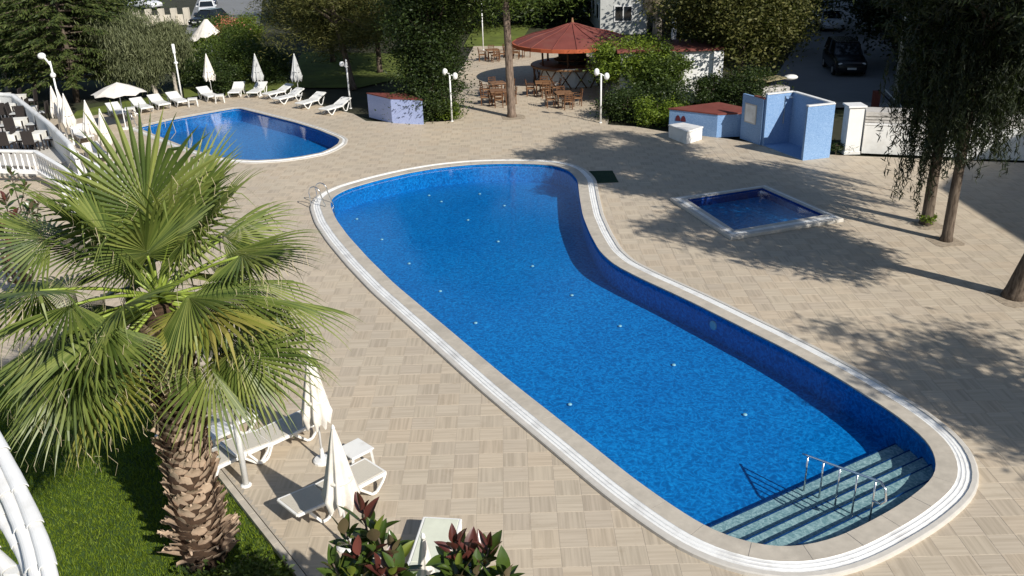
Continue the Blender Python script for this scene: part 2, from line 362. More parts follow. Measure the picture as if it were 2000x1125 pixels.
def okpts(x,y):
    p=np.c_[x,y]; r=inside(p,DECK)
    for h in (MAIN,FAR,KO): r&=~inside(p,h)
    return r
x0=TX0+I*TS; y0=TY0+J*TS
good=np.ones(len(I),bool); anyg=np.zeros(len(I),bool)
for dx in (0,.5,1):
    for dy in (0,.5,1):
        g=okpts(x0+dx*TS,y0+dy*TS); good&=g; anyg|=g
part=anyg&~good
zc=(y0+TS/2)*math.cos(PITCH)+CAMH*math.sin(PITCH); xpix=1000+FPX*(x0+TS/2)/zc; inframe=(xpix>10)&(xpix<1990)&(y0>11.3)
gi=np.where(good)[0]; vis=gi[inframe[gi]]; near=set(vis[np.argsort(zc[vis])][:300].tolist())
def tilebox(L,hx,hy,top=0.): 
    c=.003; z=top
    v=[(-hx,-hy,-.0035),(hx,-hy,-.0035),(hx,hy,-.0035),(-hx,hy,-.0035),(-hx+c,-hy+c,z),(hx-c,-hy+c,z),(hx-c,hy-c,z),(-hx+c,hy-c,z)]
    return v,[(4,5,6,7),(0,1,5,4),(1,2,6,5),(2,3,7,6),(3,0,4,7)]
h=TS/2-.0015; tv,tf=tilebox(None,h,h); tv=np.array(tv); tf=np.array(tf)
tm={}
for k in (0,1):
    me=mesh_np('paving_tile',tv,tf); me.materials.append(M['ty' if k==0 else 'tx']); tm[k]=me
for q in near:
    k=int((I[q]+J[q])%2); o=bpy.data.objects.new('paving_tile',tm[k]); COL.objects.link(o); o.parent=deck
    o.location=(x0[q]+TS/2,y0[q]+TS/2,random.uniform(-.0008,.0008))
for k in (0,1):
    sel=np.array([q for q in gi if q not in near and (I[q]+J[q])%2==k])
    cx=np.c_[x0[sel]+TS/2,y0[sel]+TS/2,rng.uniform(-.0008,.0008,len(sel))]
    V=(tv[None]+cx[:,None]).reshape(-1,3); F=(tf[None]+np.arange(len(sel))[:,None,None]*8).reshape(-1,4)
    sp=np.where(part&((I+J)%2==k))[0]; s=TS/6; V2=[];F2=[]
    A,B=np.meshgrid(range(6),range(6)); A=A.ravel();B=B.ravel()
    if len(sp):
        X=(x0[sp][:,None]+A*s).ravel(); Y=(y0[sp][:,None]+B*s).ravel()
        g=okpts(X,Y)&okpts(X+s,Y)&okpts(X+s,Y+s)&okpts(X,Y+s); X=X[g];Y=Y[g]; n=len(X)
        V2=np.stack([np.c_[X,Y,0*X],np.c_[X+s,Y,0*X],np.c_[X+s,Y+s,0*X],np.c_[X,Y+s,0*X]],1).reshape(-1,3)
        F=np.vstack([F,np.arange(n*4).reshape(-1,4)+len(V)]); V=np.vstack([V,V2])
    me=mesh_np('paving_tiles',V,F); link('paving_tiles',me,M['ty' if k==0 else 'tx'],deck,kind='stuff')
# lawn with a raised kerb along the deck
LAWN=np.array([tuple(LB[0]+Vector((-.13,-.08))),(-48,1.1),(-48,19.4),(-9.45,19.4),(-6.12,14.9),(-3.6,11.5)])[::-1]
lawn=sheet('lawn',ccw(LAWN),[],-.09,M['lawn'],kind='structure')
kb=MB()
for a,b in zip(LB[:-1],LB[1:]):
    n=int((b-a).length/.5); 
    for i in range(n):
        p=a.lerp(b,i/n); q=a.lerp(b,(i+.97)/n); kb.bar((p.x-.07,p.y-.05,-.05),(q.x-.07,q.y-.05,-.05),.12,.15)
ob('kerb',kb,M['coping'],kind='structure')
# grass blades
def inlawn(n,xr,yr):
    p=np.c_[rng.uniform(*xr,n),rng.uniform(*yr,n)]; return p[inside(p,LAWN)]
gp_=np.vstack([inlawn(160000,(-12,-1),(8.5,19.4)),inlawn(9000,(-30,-8),(5,19.4))])
n=len(gp_); a=rng.uniform(0,2*np.pi,n); hh=rng.uniform(.03,.085,n); ww=rng.uniform(.006,.012,n)
c3=np.c_[gp_,np.full(n,-.09)]; dx=np.c_[np.cos(a)*ww,np.sin(a)*ww,0*a]; la=rng.normal(0,.03,(n,2))
V=np.stack([c3-dx,c3+dx,c3+np.c_[la,hh]],1).reshape(-1,3); F=np.arange(3*n).reshape(-1,3)
tag(link('grass',mesh_np('grass',V,F),M['grass'],kind='stuff'),'short green lawn grass around the foot of the fan palm','grass')
# ---------------------------------------------------------------- pools
def ring(mb,P,prof):
    n=len(P); L=[offset(P,d,3) if d>0 else P for d,z in prof]
    vs=[(q[0],q[1],prof[k][1]) for k in range(len(prof)) for q in L[k]]
    fs=[(k*n+i,k*n+(i+1)%n,(k+1)*n+(i+1)%n,(k+1)*n+i) for k in range(len(prof)-1) for i in range(n)]
    fs=[tuple(reversed(f)) for f in fs]
    return mb.add(vs,fs)
def pool(P,label,cz,depth,wz,inner,gut,outer,c):
    t=thing('swimming_pool',label,'swimming pool',(c[0],c[1],0))
    b=MB(); n=len(P); vs=[(p[0],p[1],cz-.03) for p in P]+[(p[0],p[1],cz-depth) for p in P]
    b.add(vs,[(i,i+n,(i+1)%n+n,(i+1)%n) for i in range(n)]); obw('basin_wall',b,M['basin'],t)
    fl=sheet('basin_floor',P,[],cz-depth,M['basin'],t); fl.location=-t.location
    obw('coping_bed',ring(MB(),P,[(0,cz-.06),(-0.01,cz-.03),(-.01,cz-.006),(inner,cz-.006)]),M['riser'],t)
    k=0; st=max(3,int(1.05/np.linalg.norm(P[1]-P[0]))); A0=offset(P,-.018,3); A1=offset(P,inner-.002,3)
    while k<n:
        e=min(k+st,n); 
        if n-e<3: e=n
        idx=[i%n for i in range(k,e+1)]; a_=A0[idx].copy(); b_=A1[idx].copy(); g=.004
        for X in (a_,b_):
            d0=X[1]-X[0]; X[0]+=d0/np.linalg.norm(d0)*g; d1=X[-2]-X[-1]; X[-1]+=d1/np.linalg.norm(d1)*g
        zt=cz+random.uniform(-.0012,.0012); m=len(idx); vs=[(*q,cz-.035) for q in a_]+[(*q,zt) for q in a_]+[(*q,zt) for q in b_]+[(*q,cz-.03) for q in b_]
        fs=[(j*m+i,(j+1)*m+i,(j+1)*m+i+1,j*m+i+1) for j in range(3) for i in range(m-1)]; fs=[tuple(reversed(f)) for f in fs]+[(0,m,2*m,3*m),(m-1,4*m-1,3*m-1,2*m-1)]
        obw('coping_stone',MB().add(vs,fs),M['coping'],t); k=e
    g=inner; pr=[(g,cz-.002)]; k=3; wd=gut/k
    for i in range(k):
        pr+=[(g+wd*i+.012,cz-.012-.012*i),(g+wd*(i+1)-.03,cz-.015-.012*i),(g+wd*(i+1)-.014,cz-.008-.012*i),(g+wd*(i+1),cz-.008-.012*i)]
    obw('overflow_gutter',ring(MB(),P,pr),M['gutter'],t)
    z=pr[-1][1]; obw('outer_rim',ring(MB(),P,[(g+gut,z),(g+gut+.004,cz-.01),(outer-.03,cz-.015),(outer,cz-.03),(outer+.005,-.01)]),M['rimwhite'],t)
    wv=sheet('water',offset(P,-.002),[],wz,M['water'],kind='structure')
    return t
cM=MAIN.mean(0); cF=FAR.mean(0)
DM=.80
mp=pool(MAIN,'large curved blue swimming pool with pale rim and steps',CZ,DM,.0,.36,.24,.72,cM)
fp=pool(FAR,'smaller blue swimming pool with a pointed end beside the row of loungers',.05,.75,-.02,.14,.12,.38,cF)
# steps
tre=[(1384,1029,1725,876,-.56),(1417,1044,1748,890,-.44),(1447,1058,1769,906,-.32),(1485,1065,1788,920,-.20),(1545,1070,1800,943,-.08)]
base=[G(a,b,z) for a,b,_,_,z in tre]; q0=G(1384,1029,-.56); q1=G(1725,876,-.56); dr=np.array((q1-q0)[:2]); dr/=np.linalg.norm(dr)
nn=np.array([dr[1],-dr[0]]); 
if nn[1]>0: nn=-nn
for k,(xa,ya,xb,yb,z) in enumerate(tre):
    pa=np.array(((G(xa,ya,z)+G(xb,yb,z))/2)[:2]); pl=clip(offset(MAIN,-.004),pa,nn); pl=ccw(np.array(pl))
    b=MB(); zb=-.73 if k==0 else tre[k-1][4]+.001
    o=sheet('step_tread',pl,[],z,M['step_tile'],mp); o.location=-mp.location
    # riser and dark nosing
    on=[p for p in pl if abs((p-pa)@nn)<1e-3]; e0,e1=on[0],on[-1]
    b.add([(e0[0],e0[1],zb-.005),(e1[0],e1[1],zb-.005),(e1[0],e1[1],z),(e0[0],e0[1],z)],[(0,1,2,3)])
    s=nn*.035; b.add([(e0[0],e0[1],z+.003),(e1[0],e1[1],z+.003),(e1[0]+s[0],e1[1]+s[1],z+.003),(e0[0]+s[0],e0[1]+s[1],z+.003)],[(0,1,2,3)])
    obw('step_riser',b,M['riser'],mp)
for x,y in [(838,382),(862,394),(937,379),(697,428),(914,430),(746,468),(973,472),(799,515),(860,569),(1040,520),(1117,577),(1211,637),(929,631),(1316,713),(1113,790),(1455,810),(985,402)]:
    p=G(x,y,CZ-DM+.02); b=MB().lathe([(.0,.03),(.035,.028),(.05,.012),(.055,0)][::-1],12,(0,0,0)); o=ob('floor_inlet',b,M['spot'],mp,smooth=True); o.location=p-mp.location
# underwater lamp on the right wall
e=G(1384,613,CZ); wi=int(np.argmin(np.hypot(*(MAIN-np.array(e[:2])).T))); tt=MAIN[(wi+1)%len(MAIN)]-MAIN[wi-1]; tt/=np.linalg.norm(tt); nrm=Vector((-tt[1],tt[0],0))
Mx=Matrix((Vector((tt[0],tt[1],0)),Vector((0,0,1)),nrm)).transposed().to_4x4()
o=ob('underwater_lamp',MB().lathe([(.13,0),(.13,.02),(.10,.035),(.0,.04)],16),M['spot'],mp,smooth=True); o.matrix_local=Matrix.Translation(Vector((MAIN[wi][0],MAIN[wi][1],-.28))-mp.location)@Mx
# square raised children's pool
kp=thing('paddling_pool','small square raised paddling pool with white rim on the deck right of the large pool','paddling pool',(*KO.mean(0),0))
n=4
kk=MB(); 
vs=[(p[0],p[1],z) for P_,z in ((KO,0.),(KO,KZ-.02),(KO+(KI-KO)*.03,KZ),(KI,KZ),(KI,KZ-.04)) for p in P_]
fs=[(k*4+i,k*4+(i+1)%4,(k+1)*4+(i+1)%4,(k+1)*4+i) for k in range(4) for i in range(4)]
obw('rim',kk.add(vs,fs),M['rimwhite'],kp)
gu=MB(); A=KO+(KI-KO)*.3; B_=KO+(KI-KO)*.62
vs=[(p[0],p[1],KZ+.004) for P_ in (A,B_) for p in P_]; obw('overflow_gutter',gu.add(vs,[(i,(i+1)%4,(i+1)%4+4,i+4) for i in range(4)]),M['gutter'],kp)
b=MB().add([(p[0],p[1],KZ-.03) for p in KI]+[(p[0],p[1],-.25) for p in KI],[(i,i+4,(i+1)%4+4,(i+1)%4) for i in range(4)]); obw('basin_wall',b,M['wall_shade'],kp)
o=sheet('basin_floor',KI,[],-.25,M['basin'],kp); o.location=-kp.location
sheet('water',KI*.999+KI.mean(0)*.001,[],KZ-.07,M['water'],kind='structure')
# ladders and rails
def ladder(p,ang,label,hgt=.75,w=.5):
    t=thing('pool_ladder',label,'ladder',p,ang)
    for s in (-1,1):
        y=s*w/2; pts=[(-.62,y,.0),(-.62,y,hgt*.55)]+[(-.40+.24*math.cos(a),y,hgt*.62+.24*math.sin(a)*1.1) for a in np.linspace(math.pi,0,9)]+[(-.10,y,.25),(.02,y,-.05),(.06,y,-.5)]
        ob('handrail',MB().tube(pts,.021,8),M['chrome'],t,smooth=True)
    for z in (-.18,-.42): ob('rung',MB().box((.05,0,z),(.08,w,.025)),M['chrome'],t)
    return t
ladder(G(640,400,CZ)+Vector((.05,0,0)),R(-18),'curved chrome ladder at the far left end of the large pool')
ladder(G(270,247,.05)+Vector((.1,0,0)),R(-10),'chrome ladder at the left corner of the smaller far pool')
# hand rail down the steps
t=thing('step_handrail','steel handrail standing on the steps at the near right end of the large pool','handrail',(*G(1700,1015,-.1)[:2],0))
feet=[G(1698,1018,-.06),G(1663,1005,-.18),G(1632,984,-.30),G(1600,974,-.42),G(1570,958,-.54)]
a0,a1=feet[0],feet[-1]; tops=[]
for i,f_ in enumerate(feet):
    k=i/4; q=a0.lerp(a1,k); q.z=f_.z; tp=Vector((q.x,q.y,.80-.55*k)); tops.append(tp)
    obw('post',MB().tube([q,tp],.018,8),M['chrome'],t,smooth=True)
dv=(tops[0]-tops[1]).normalized(); e=tops[0]+dv*.12; dn=Vector((dv.x,dv.y,0)).normalized()
obw('top_rail',MB().tube([tops[4]-dv*.15,tops[4],tops[2],tops[0],e,e+dn*.12+Vector((0,0,-.08)),e+dn*.16+Vector((0,0,-.28)),e+dn*.05+Vector((0,0,-.42)),e-dn*.12+Vector((0,0,-.46))],.022,8),M['chrome'],t,smooth=True)
# green mat
a=[G(x,y) for x,y in ((1149,335),(1196,334),(1208,356),(1161,358))]
tag(ob('door_mat',MB().prism([(p.x,p.y) for p in a],.002,.022),M['green_mat']),'dark green mat lying on the tiles beside the large pool','mat')
# grey drain cover and tree squares
def earth(name,c,s,rz):
    b=MB(); pts=[]
    for i in range(20):
        an=2*math.pi*i/20; r=s*min(1/abs(math.cos(an)+1e-9),1/abs(math.sin(an)+1e-9),1.25)*random.uniform(.93,1.02); pts.append((c[0]+r*math.cos(an+rz),c[1]+r*math.sin(an+rz)))
    b.prism(pts,-.002,.008); return ob(name,b,M['earth'],kind='structure')
for x,y,s in ((1845,471,.48),(1812,440,.45),(1985,582,.6),(1003,229,.6)): earth('earth_patch',G(x,y),s,.1)
# ---------------------------------------------------------------- buildings off to the right (they shade the street and the deck corner)
def block(name,label,poly,h,m,storey=3.0,win=True,group=None,roofm=None):
    P=ccw(np.array(poly,float)); c=P.mean(0); t=thing(name,label,'building',(c[0],c[1],0),0,group)
    obw('wall',MB().prism([tuple(p) for p in P],-.04,h),m,t)
    obw('roof',MB().prism([tuple(p) for p in offset(P,.12)],h,h+.25),roofm or M['plaster'],t)
    if win:
        for i in range(len(P)):
            a=Vector((*P[i],0)); b=Vector((*P[(i+1)%len(P)],0)); L=(b-a).length; d=(b-a)/L; nv=Vector((d.y,-d.x,0)); k=int(L/3.2)
            for s in range(int(h/storey)):
                for j in range(k):
                    c_=a+d*(L*(j+.5)/k)+nv*.02; z=s*storey+1.6
                    if (Vector((c_.x,c_.y,0))-Vector((0,0,0))).dot(nv)>0: continue
                    ang=math.atan2(d.y,d.x)
                    f=obw('window',MB().box((c_.x,c_.y,z),(1.5,.08,1.3),ang),M['white_paint'],t)
                    for sx in (-1,1): 
                        g=MB().box((c_.x+nv.x*.045+d.x*.35*sx,c_.y+nv.y*.045+d.y*.35*sx,z),(.6,.02,1.1),ang); ob('pane',g,M['glass'],f)
    return t
e2=Vector((2.67,3.5,0)).normalized(); p0=Vector((27.6,17.4,0))
block('apartment_block','white apartment block at the right edge whose shade falls on the deck corner',[(27.6,17.4),(27.6,-12),(50,-12),(50,17.4+e2.y*27),(27.6+e2.x*14,17.4+e2.y*14)],12,M['plaster'],win=False)
block('apartment_block','tall pale apartment block in the shade right of the side street',[(31,37),(60,37),(60,66),(31,66)],17,M['plaster'])
block('apartment_block','distant pale apartment block at the far end of the shaded side street',[(38,76),(70,76),(70,128),(38,128)],17,M['plaster'])
block('villa','pale villa behind the dry palm and the round bar',[tuple(G(1172,66)[:2]),tuple(G(1262,66)[:2]),(17,96),(8,96)],8,mat('villa_wall',(.55,.56,.54),.85,.06,2,.2,30))
# ---------------------------------------------------------------- roads, grass patches
def road(name,px,m,z=-.03):
    P=ccw(np.array([tuple(G(x,y)[:2]) for x,y in px])); return sheet(name,P,[],z,m,kind='structure')
road('side_street',[(1470,209),(1760,209),(1750,120),(1735,60),(1725,-60),(1592,-60),(1572,60),(1520,140)],M['asphalt'])
road('pavement',[(1545,197),(1745,200),(1748,210),(1500,208)],M['pavement'],-.02)
road('back_road',[(360,66),(505,66),(520,-60),(400,-60),(385,0)],M['asphalt'])
for i,px in enumerate([[(560,170),(590,100),(820,105),(790,150),(700,170)],[(440,190),(440,130),(560,135),(560,180)],[(905,90),(930,45),(1040,45),(1010,90)],[(130,240),(150,215),(330,180),(330,205),(200,226)],[(360,190),(350,120),(400,110),(410,185)]]): road('garden_lawn',px,M['garden_grass'],-.035+.001*i)
# ---------------------------------------------------------------- loungers
def make_lounger(name,label,group,back,seat,loc,rz):
    t=thing(name,label,'sun lounger',loc,rz,group); W=.64; hp=Vector((-.22,0,.35)); ln=.74; ca,sa=math.cos(back),math.sin(back)
    f=MB()
    for s in (-1,1):
        y=s*W/2; f.bar((-.30,y,.33),(.95,y,.33),.045,.07); f.bar((hp.x+.02,y,.35),(hp.x-ln*ca,y,.35+ln*sa),.045,.06)
    f.bar((.94,-W/2,.33),(.94,W/2,.33),.05,.06); f.bar((hp.x-ln*ca,-W/2,.35+ln*sa),(hp.x-ln*ca,W/2,.35+ln*sa),.05,.05)
    f.bar((-.24,-W/2,.32),(-.24,W/2,.32),.05,.04)
    ob('frame',f,M['white_plastic'],t,bevel=.012)
    ob('seat',MB().box((.36,0,.355),(1.12,W-.05,.03)),seat,t,bevel=.01)
    b=MB().bar((hp.x-.01,0,.372),(hp.x-ln*ca*.97,0,.372+ln*sa*.97),W-.05,.03); ob('backrest',b,seat,t,bevel=.01)
    for s in (-1,1):
        y=s*(W/2+.0)
        for a in ([(.92,y,.31),(.86,y,.20),(.70,y,.035),(.60,y,.035),(.32,y,.30)],[(-.20,y,.31),(-.30,y,.10),(-.38,y,.035),(-.50,y,.035),(-.72,y,.34+.25*sa)]):
            m=MB()
            for p,q in zip(a[:-1],a[1:]): m.bar(p,q,.045,.05)
            ob('leg',m,M['white_plastic'],t,bevel=.01)
    if sa>.3: ob('back_strut',MB().bar((-.45,0,.30),(hp.x-ln*ca*.6,0,.36+ln*sa*.6),.3,.02),M['white_plastic'],t)
    return t
lf=make_lounger('sun_lounger','white lounger at the right end of the row beside the far pool','white sun loungers around the far pool',R(22),M['white_plastic'],(0,0,0),0)
lg=make_lounger('sun_lounger','white framed lounger with beige sling, nearest the ficus plant with an umbrella over its head','beige sling loungers beside the fan palm',R(6),M['sling'],(0,0,0),0)
def pl_head(o,hx,hy,fx,fy,label,src,first):
    h=G(hx,hy); f=G(fx,fy); a=math.atan2((f-h).y,(f-h).x); c=(h+f)/2
    if first: src.location=c; src.rotation_euler.z=a; src['label']=label; return src
    return dup(src,c,a,label)
rows=[(690,210,622,229,'white lounger at the right end of the row beside the far pool'),
(640,199,577,217,'second white lounger from the right end beside the far pool'),
(600,191,530,207,'white lounger just right of the grey umbrella pole beside the far pool'),
(577,183,512,197,'white lounger partly behind another, left of the last grey closed umbrella'),
(521,177,487,196,'shaded white lounger under the grey closed umbrella, angled away left'),
(476,176,452,197,'shaded white lounger pointing at the tip of the far pool'),
(388,187,428,203,'white lounger between two small side tables behind the far pool'),
(330,198,368,213,'white lounger standing by the single white lamp post'),
(292,202,334,220,'white lounger left of the single lamp post, third from the open umbrella'),
(258,209,300,227,'white lounger with a side table just right of the open umbrella pole'),
(212,218,252,238,'white lounger under the left side of the open umbrella'),
(143,262,182,287,'white lounger beside the terrace wall under the closed umbrellas'),
(172,300,214,325,'white lounger near the terrace stairs beneath a closed umbrella')]
for i,(a,b,c,d,L) in enumerate(rows): pl_head(None,a,b,c,d,L,lf,i==0)
dA=G(633,1019); dB=G(732,964); ang=math.atan2((dB-dA).y,(dB-dA).x)
def near_l(px,py,label,first=False,lx=.65):
    p=G(px,py); ca,sa=math.cos(ang),math.sin(ang); ly=-.32; loc=Vector((p.x-(lx*ca-ly*sa),p.y-(lx*sa+ly*ca),0))
    if first: lg.location=loc; lg.rotation_euler.z=ang; lg['label']=label; return lg
    return dup(lg,loc,ang,label)
near_l(732,966,'beige sling lounger beside the small white table, a closed umbrella over its middle',True)
near_l(508,905,'beige sling lounger beside the white lamp pole next to the palm trunk')
near_l(606,861,'beige sling lounger half hidden under the right palm fronds')
near_l(482,848,'beige sling lounger at the left, close to the palm trunk')
t=dup(lg,(0,0,0),ang+R(38),'lounger with pale cream cushion, mostly hidden behind the ficus plant')
t.location=G(845,1118)+Vector((0,0,0))
for c in t.children:
    if c.name.split('.')[0] in('seat','backrest'): c.data=c.data.copy(); c.data.materials[0]=M['cushion']
# ---------------------------------------------------------------- side tables
def side_table(loc,rz,label):
    t=thing('side_table',label,'side table',loc,rz,'white plastic side tables'); s=.24
    ob('table_top',MB().box((0,0,.42),(.52,.52,.035)),M['white_plastic'],t,bevel=.012)
    ob('apron',MB().box((0,0,.385),(.46,.46,.04)),M['white_plastic'],t)
    for a in (-1,1):
        for b in (-1,1): ob('leg',MB().bar((a*(s-.03),b*(s-.03),.40),(a*s,b*s,0),.05,.035),M['white_plastic'],t)
    return t
st=side_table(G(698,912),ang,'small square white table right of the nearest closed umbrella')
for x,y,L in [(432,875,'small white table beside the palm trunk and the lamp pole'),(378,207,'small white table between the lamp post lounger and the next one'),(430,200,'small white table behind the far pool right of the closed white umbrella'),(256,226,'small white table under the open umbrella')]:
    dup(st,G(x,y),ang if y>500 else .3,L)
# ---------------------------------------------------------------- umbrellas
def closed_umbrella(label,m,loc,seed,hgt=2.38,rad=.25,group='closed umbrellas'):
    r=random.Random(seed); t=thing('closed_umbrella',label,'umbrella',loc,r.uniform(0,1),group)
    ob('pole',MB().tube([(0,0,.05),(0,0,hgt-.02)],.022,8),M['white_paint'],t,smooth=True)
    ob('base',MB().lathe([(.19,0),(.19,.04),(.16,.07),(.05,.08),(.035,.3)],16),M['white_plastic'],t)
    prof=[]; N=14; n=48
    for i in range(N+1):
        u=i/N; rr=rad*(.10+.95*u**.8) if u<.85 else rad*(1.0-.25*(u-.85)/.15); prof.append((max(rr,.012),hgt-1.45*u))
    ph=[r.uniform(-.4,.4) for _ in range(8)]
    def fr(a,j):
        u=j/N; k=math.cos(8*a+.6*math.sin(3*a+ph[0])+ph[1]); return 1+.34*u*k+.12*u*math.sin(2*a+ph[2])
    b=MB().lathe(prof,n,fr=fr)
    b.f=[f for f in b.f if len(f)==4]
    for j in range(n):       # ragged hem
        for q in (N,N-1):
            x,y,z=b.v[q*n+j]; a=2*math.pi*j/n; b.v[q*n+j]=(x,y,z-.10*max(0,math.cos(8*a+.6*math.sin(3*a+ph[0])+ph[1]))*(1 if q==N else .5)+r.uniform(-.01,.01))
    ob('canopy',b,m,t,smooth=True)
    ob('finial',MB().lathe([(.03,hgt-.03),(.035,hgt),(.02,hgt+.05),(.0,hgt+.07)],10),M['white_plastic'],t,smooth=True)
    ob('tie_strap',MB().lathe([(rad*.86,hgt-.98),(rad*.90,hgt-.95),(rad*.84,hgt-.92)],24),m,t)
    return t
def top(x,y,z=2.4): p=G(x,y,z); return (p.x,p.y,0)
ul=[(603,690,'canvas','closed cream umbrella behind the right palm fronds, farther of the near pair',.27),(650,834,'canvas','closed cream umbrella standing over the lounger beside the small table',.26),(826,1046,'canvas','closed cream umbrella poking up between the ficus leaves',.2),
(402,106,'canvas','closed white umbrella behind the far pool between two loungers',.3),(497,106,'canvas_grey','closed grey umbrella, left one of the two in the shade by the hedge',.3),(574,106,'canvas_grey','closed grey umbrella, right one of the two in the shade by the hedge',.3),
(99,169,'canvas','closed cream umbrella, leftmost of the cluster by the terrace',.26),(112,176,'canvas','closed cream umbrella in the middle of the cluster by the terrace',.24),(123,184,'canvas','closed cream umbrella, right one of the cluster beside the lamp post',.26),(165,197,'canvas','closed cream umbrella just right of the terrace cluster',.28),(194,214,'canvas','closed cream umbrella directly behind the top of the fan palm',.26)]
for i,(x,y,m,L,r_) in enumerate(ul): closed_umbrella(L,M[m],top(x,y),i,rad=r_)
# open umbrella
t=thing('open_umbrella','open white umbrella over the loungers left of the far pool','umbrella',top(228,161,2.35),.2)
ob('pole',MB().tube([(0,0,0),(0,0,2.33)],.025,8),M['white_paint'],t); ob('base',MB().lathe([(.25,0),(.25,.06),(.05,.09)],16),M['white_plastic'],t)
b=MB(); n=8; RR=1.35
ringp=[(RR*math.cos(2*math.pi*k/n),RR*math.sin(2*math.pi*k/n),1.80) for k in range(n)]
vs=[(0,0,2.36)]+[(x*.5,y*.5,2.12) for x,y,z in ringp]; vs+=ringp+[((ringp[k][0]+ringp[(k+1)%n][0])*.47,(ringp[k][1]+ringp[(k+1)%n][1])*.47,1.86) for k in range(n)]
fs=[(0,1+k,1+(k+1)%n) for k in range(n)]+[(1+k,9+k,17+k) for k in range(n)]+[(1+k,17+k,1+(k+1)%n) for k in range(n)]+[(1+(k+1)%n,17+k,9+(k+1)%n) for k in range(n)]
b.add(vs,fs); ob('canopy',b,M['canvas'],t)
for k in range(n): ob('rib',MB().tube([(0,0,2.3),(ringp[k][0]*.98,ringp[k][1]*.98,1.79)],.01,5),M['white_paint'],t)
t=thing('half_folded_umbrella','tilted half folded white umbrella in the garden below the parked cars','umbrella',(*G(424,150)[:2],0),0)
pp=[(0,0,0),(-.1,0,2.2)]; ob('pole',MB().tube(pp,.03,8),M['white_paint'],t)
b=MB(); n=24; vs=[]; N=6
for i in range(N+1):
    u=i/N
    for k in range(n):
        a=2*math.pi*k/n; r=(.12+1.0*u)*(1+.12*math.cos(8*a)*u); vs.append((-.15-.35*u+r*.9*math.cos(a),r*.45*math.sin(a),3.7-1.15*u+.25*u*math.cos(a)+.1*math.cos(8*a)*u))
b.add(vs,[(i*n+k,i*n+(k+1)%n,(i+1)*n+(k+1)%n,(i+1)*n+k) for i in range(N) for k in range(n)]); ob('canopy',b,M['canvas'],t,smooth=True)
ob('strut',MB().tube([(-.1,0,2.1),(.35,0,1.0)],.03,6),M['white_paint'],t)
# ---------------------------------------------------------------- lamps
def lamp(label,base,h,kind,rz=0,r=.045):
    t=thing('lamp_post',label,'lamp post',base,rz,'white garden lamp posts')
    ob('pole',MB().tube([(0,0,0),(0,0,h-.1)],[r,r*.9],10),M['white_paint'],t,smooth=True)
    ob('foot_plate',MB().lathe([(r*1.7,0),(r*1.7,.015),(r*1.2,.04)],12),M['white_paint'],t)
    if kind=='double':
        ob('cross_arm',MB().tube([(-.26,0,h-.2),(-.15,0,h-.08),(0,0,h-.12),(.15,0,h-.22),(.28,0,h-.3)],.025,6),M['white_paint'],t)
        for x,z in ((-.22,h-.02),(.27,h-.24)):
            hd=ob('lamp_head',MB().sphere((x,0,z),.17,14,(.8,.75,1.05)),M['lampglass'],t,smooth=True)
    elif kind=='single':
        ob('lamp_head',MB().lathe([(.07,h-.55),(.085,h-.5),(.085,h-.02),(.05,h)],12),M['lampglass'],t,smooth=True); ob('collar',MB().sphere((0,0,h-1.05),.12,10,(1,1,.7)),M['white_paint'],t)
    elif kind=='globe':
        ob('cross_arm',MB().tube([(0,0,h-.45),(-.2,0,h-.38)],.02,6),M['white_paint'],t); ob('lamp_head',MB().sphere((-.24,0,h-.3),.14,12),M['lampglass'],t,smooth=True)
        ob('cap',MB().lathe([(.05,h-.5),(.09,h-.45),(.02,h-.05)],10),M['white_paint'],t)
    elif kind=='spot':
        ob('cross_arm',MB().tube([(0,0,h-.3),(-.25,0,h+.12)],.045,8),M['white_paint'],t); ob('lamp_head',MB().sphere((-.32,0,h+.14),.17,12,(1.1,1,.9)),M['lampglass'],t,smooth=True)
        ob('collar',MB().sphere((0,0,h-.75),.13,10,(1,1,1)),M['white_paint'],t)
    elif kind=='flat':
        ob('lamp_head',MB().box((-.2,0,h-.05),(.8,.25,.08)),M['lampglass'],t,bevel=.02)
    return t
lamp('white lamp post with two round heads in front of the green shrubs by the bar',G(1173,240),2.5,'double')
lamp('white lamp post with two round heads in front of the ivy covered tree',G(883,237),2.5,'double')
lamp('plain white lamp post behind the row of loungers',G(357,200),3.3,'single')
lamp('white lamp post with a small globe behind the last lounger on the right',G(685,212),2.7,'globe')
lamp('tall leaning white lamp post among the closed umbrellas by the terrace',G(134,280),4.0,'spot')
lamp('white lamp pole at the lawn edge beside the nearest loungers',G(481,948),3.0,'double',.4,.062)
lamp('slim white lamp post with flat head behind the bar tables',G(944,98),3.6,'flat')
t=thing('street_lamp','tall grey metal street lamp behind the white garden wall','street lamp',G(1745,212),0)
ob('pole',MB().tube([(0,0,0),(0,0,9)],[.13,.07],12),M['steel'],t,smooth=True); ob('arm',MB().tube([(0,0,8.9),(-.6,.2,9.3),(-1.4,.4,9.4)],.04,8),M['steel'],t); ob('lamp_head',MB().box((-1.6,.45,9.38),(.6,.25,.12)),M['steel'],t,bevel=.03); ob('door_panel',MB().box((0,-.125,1.),(.1,.02,.4)),M['steel'],t)
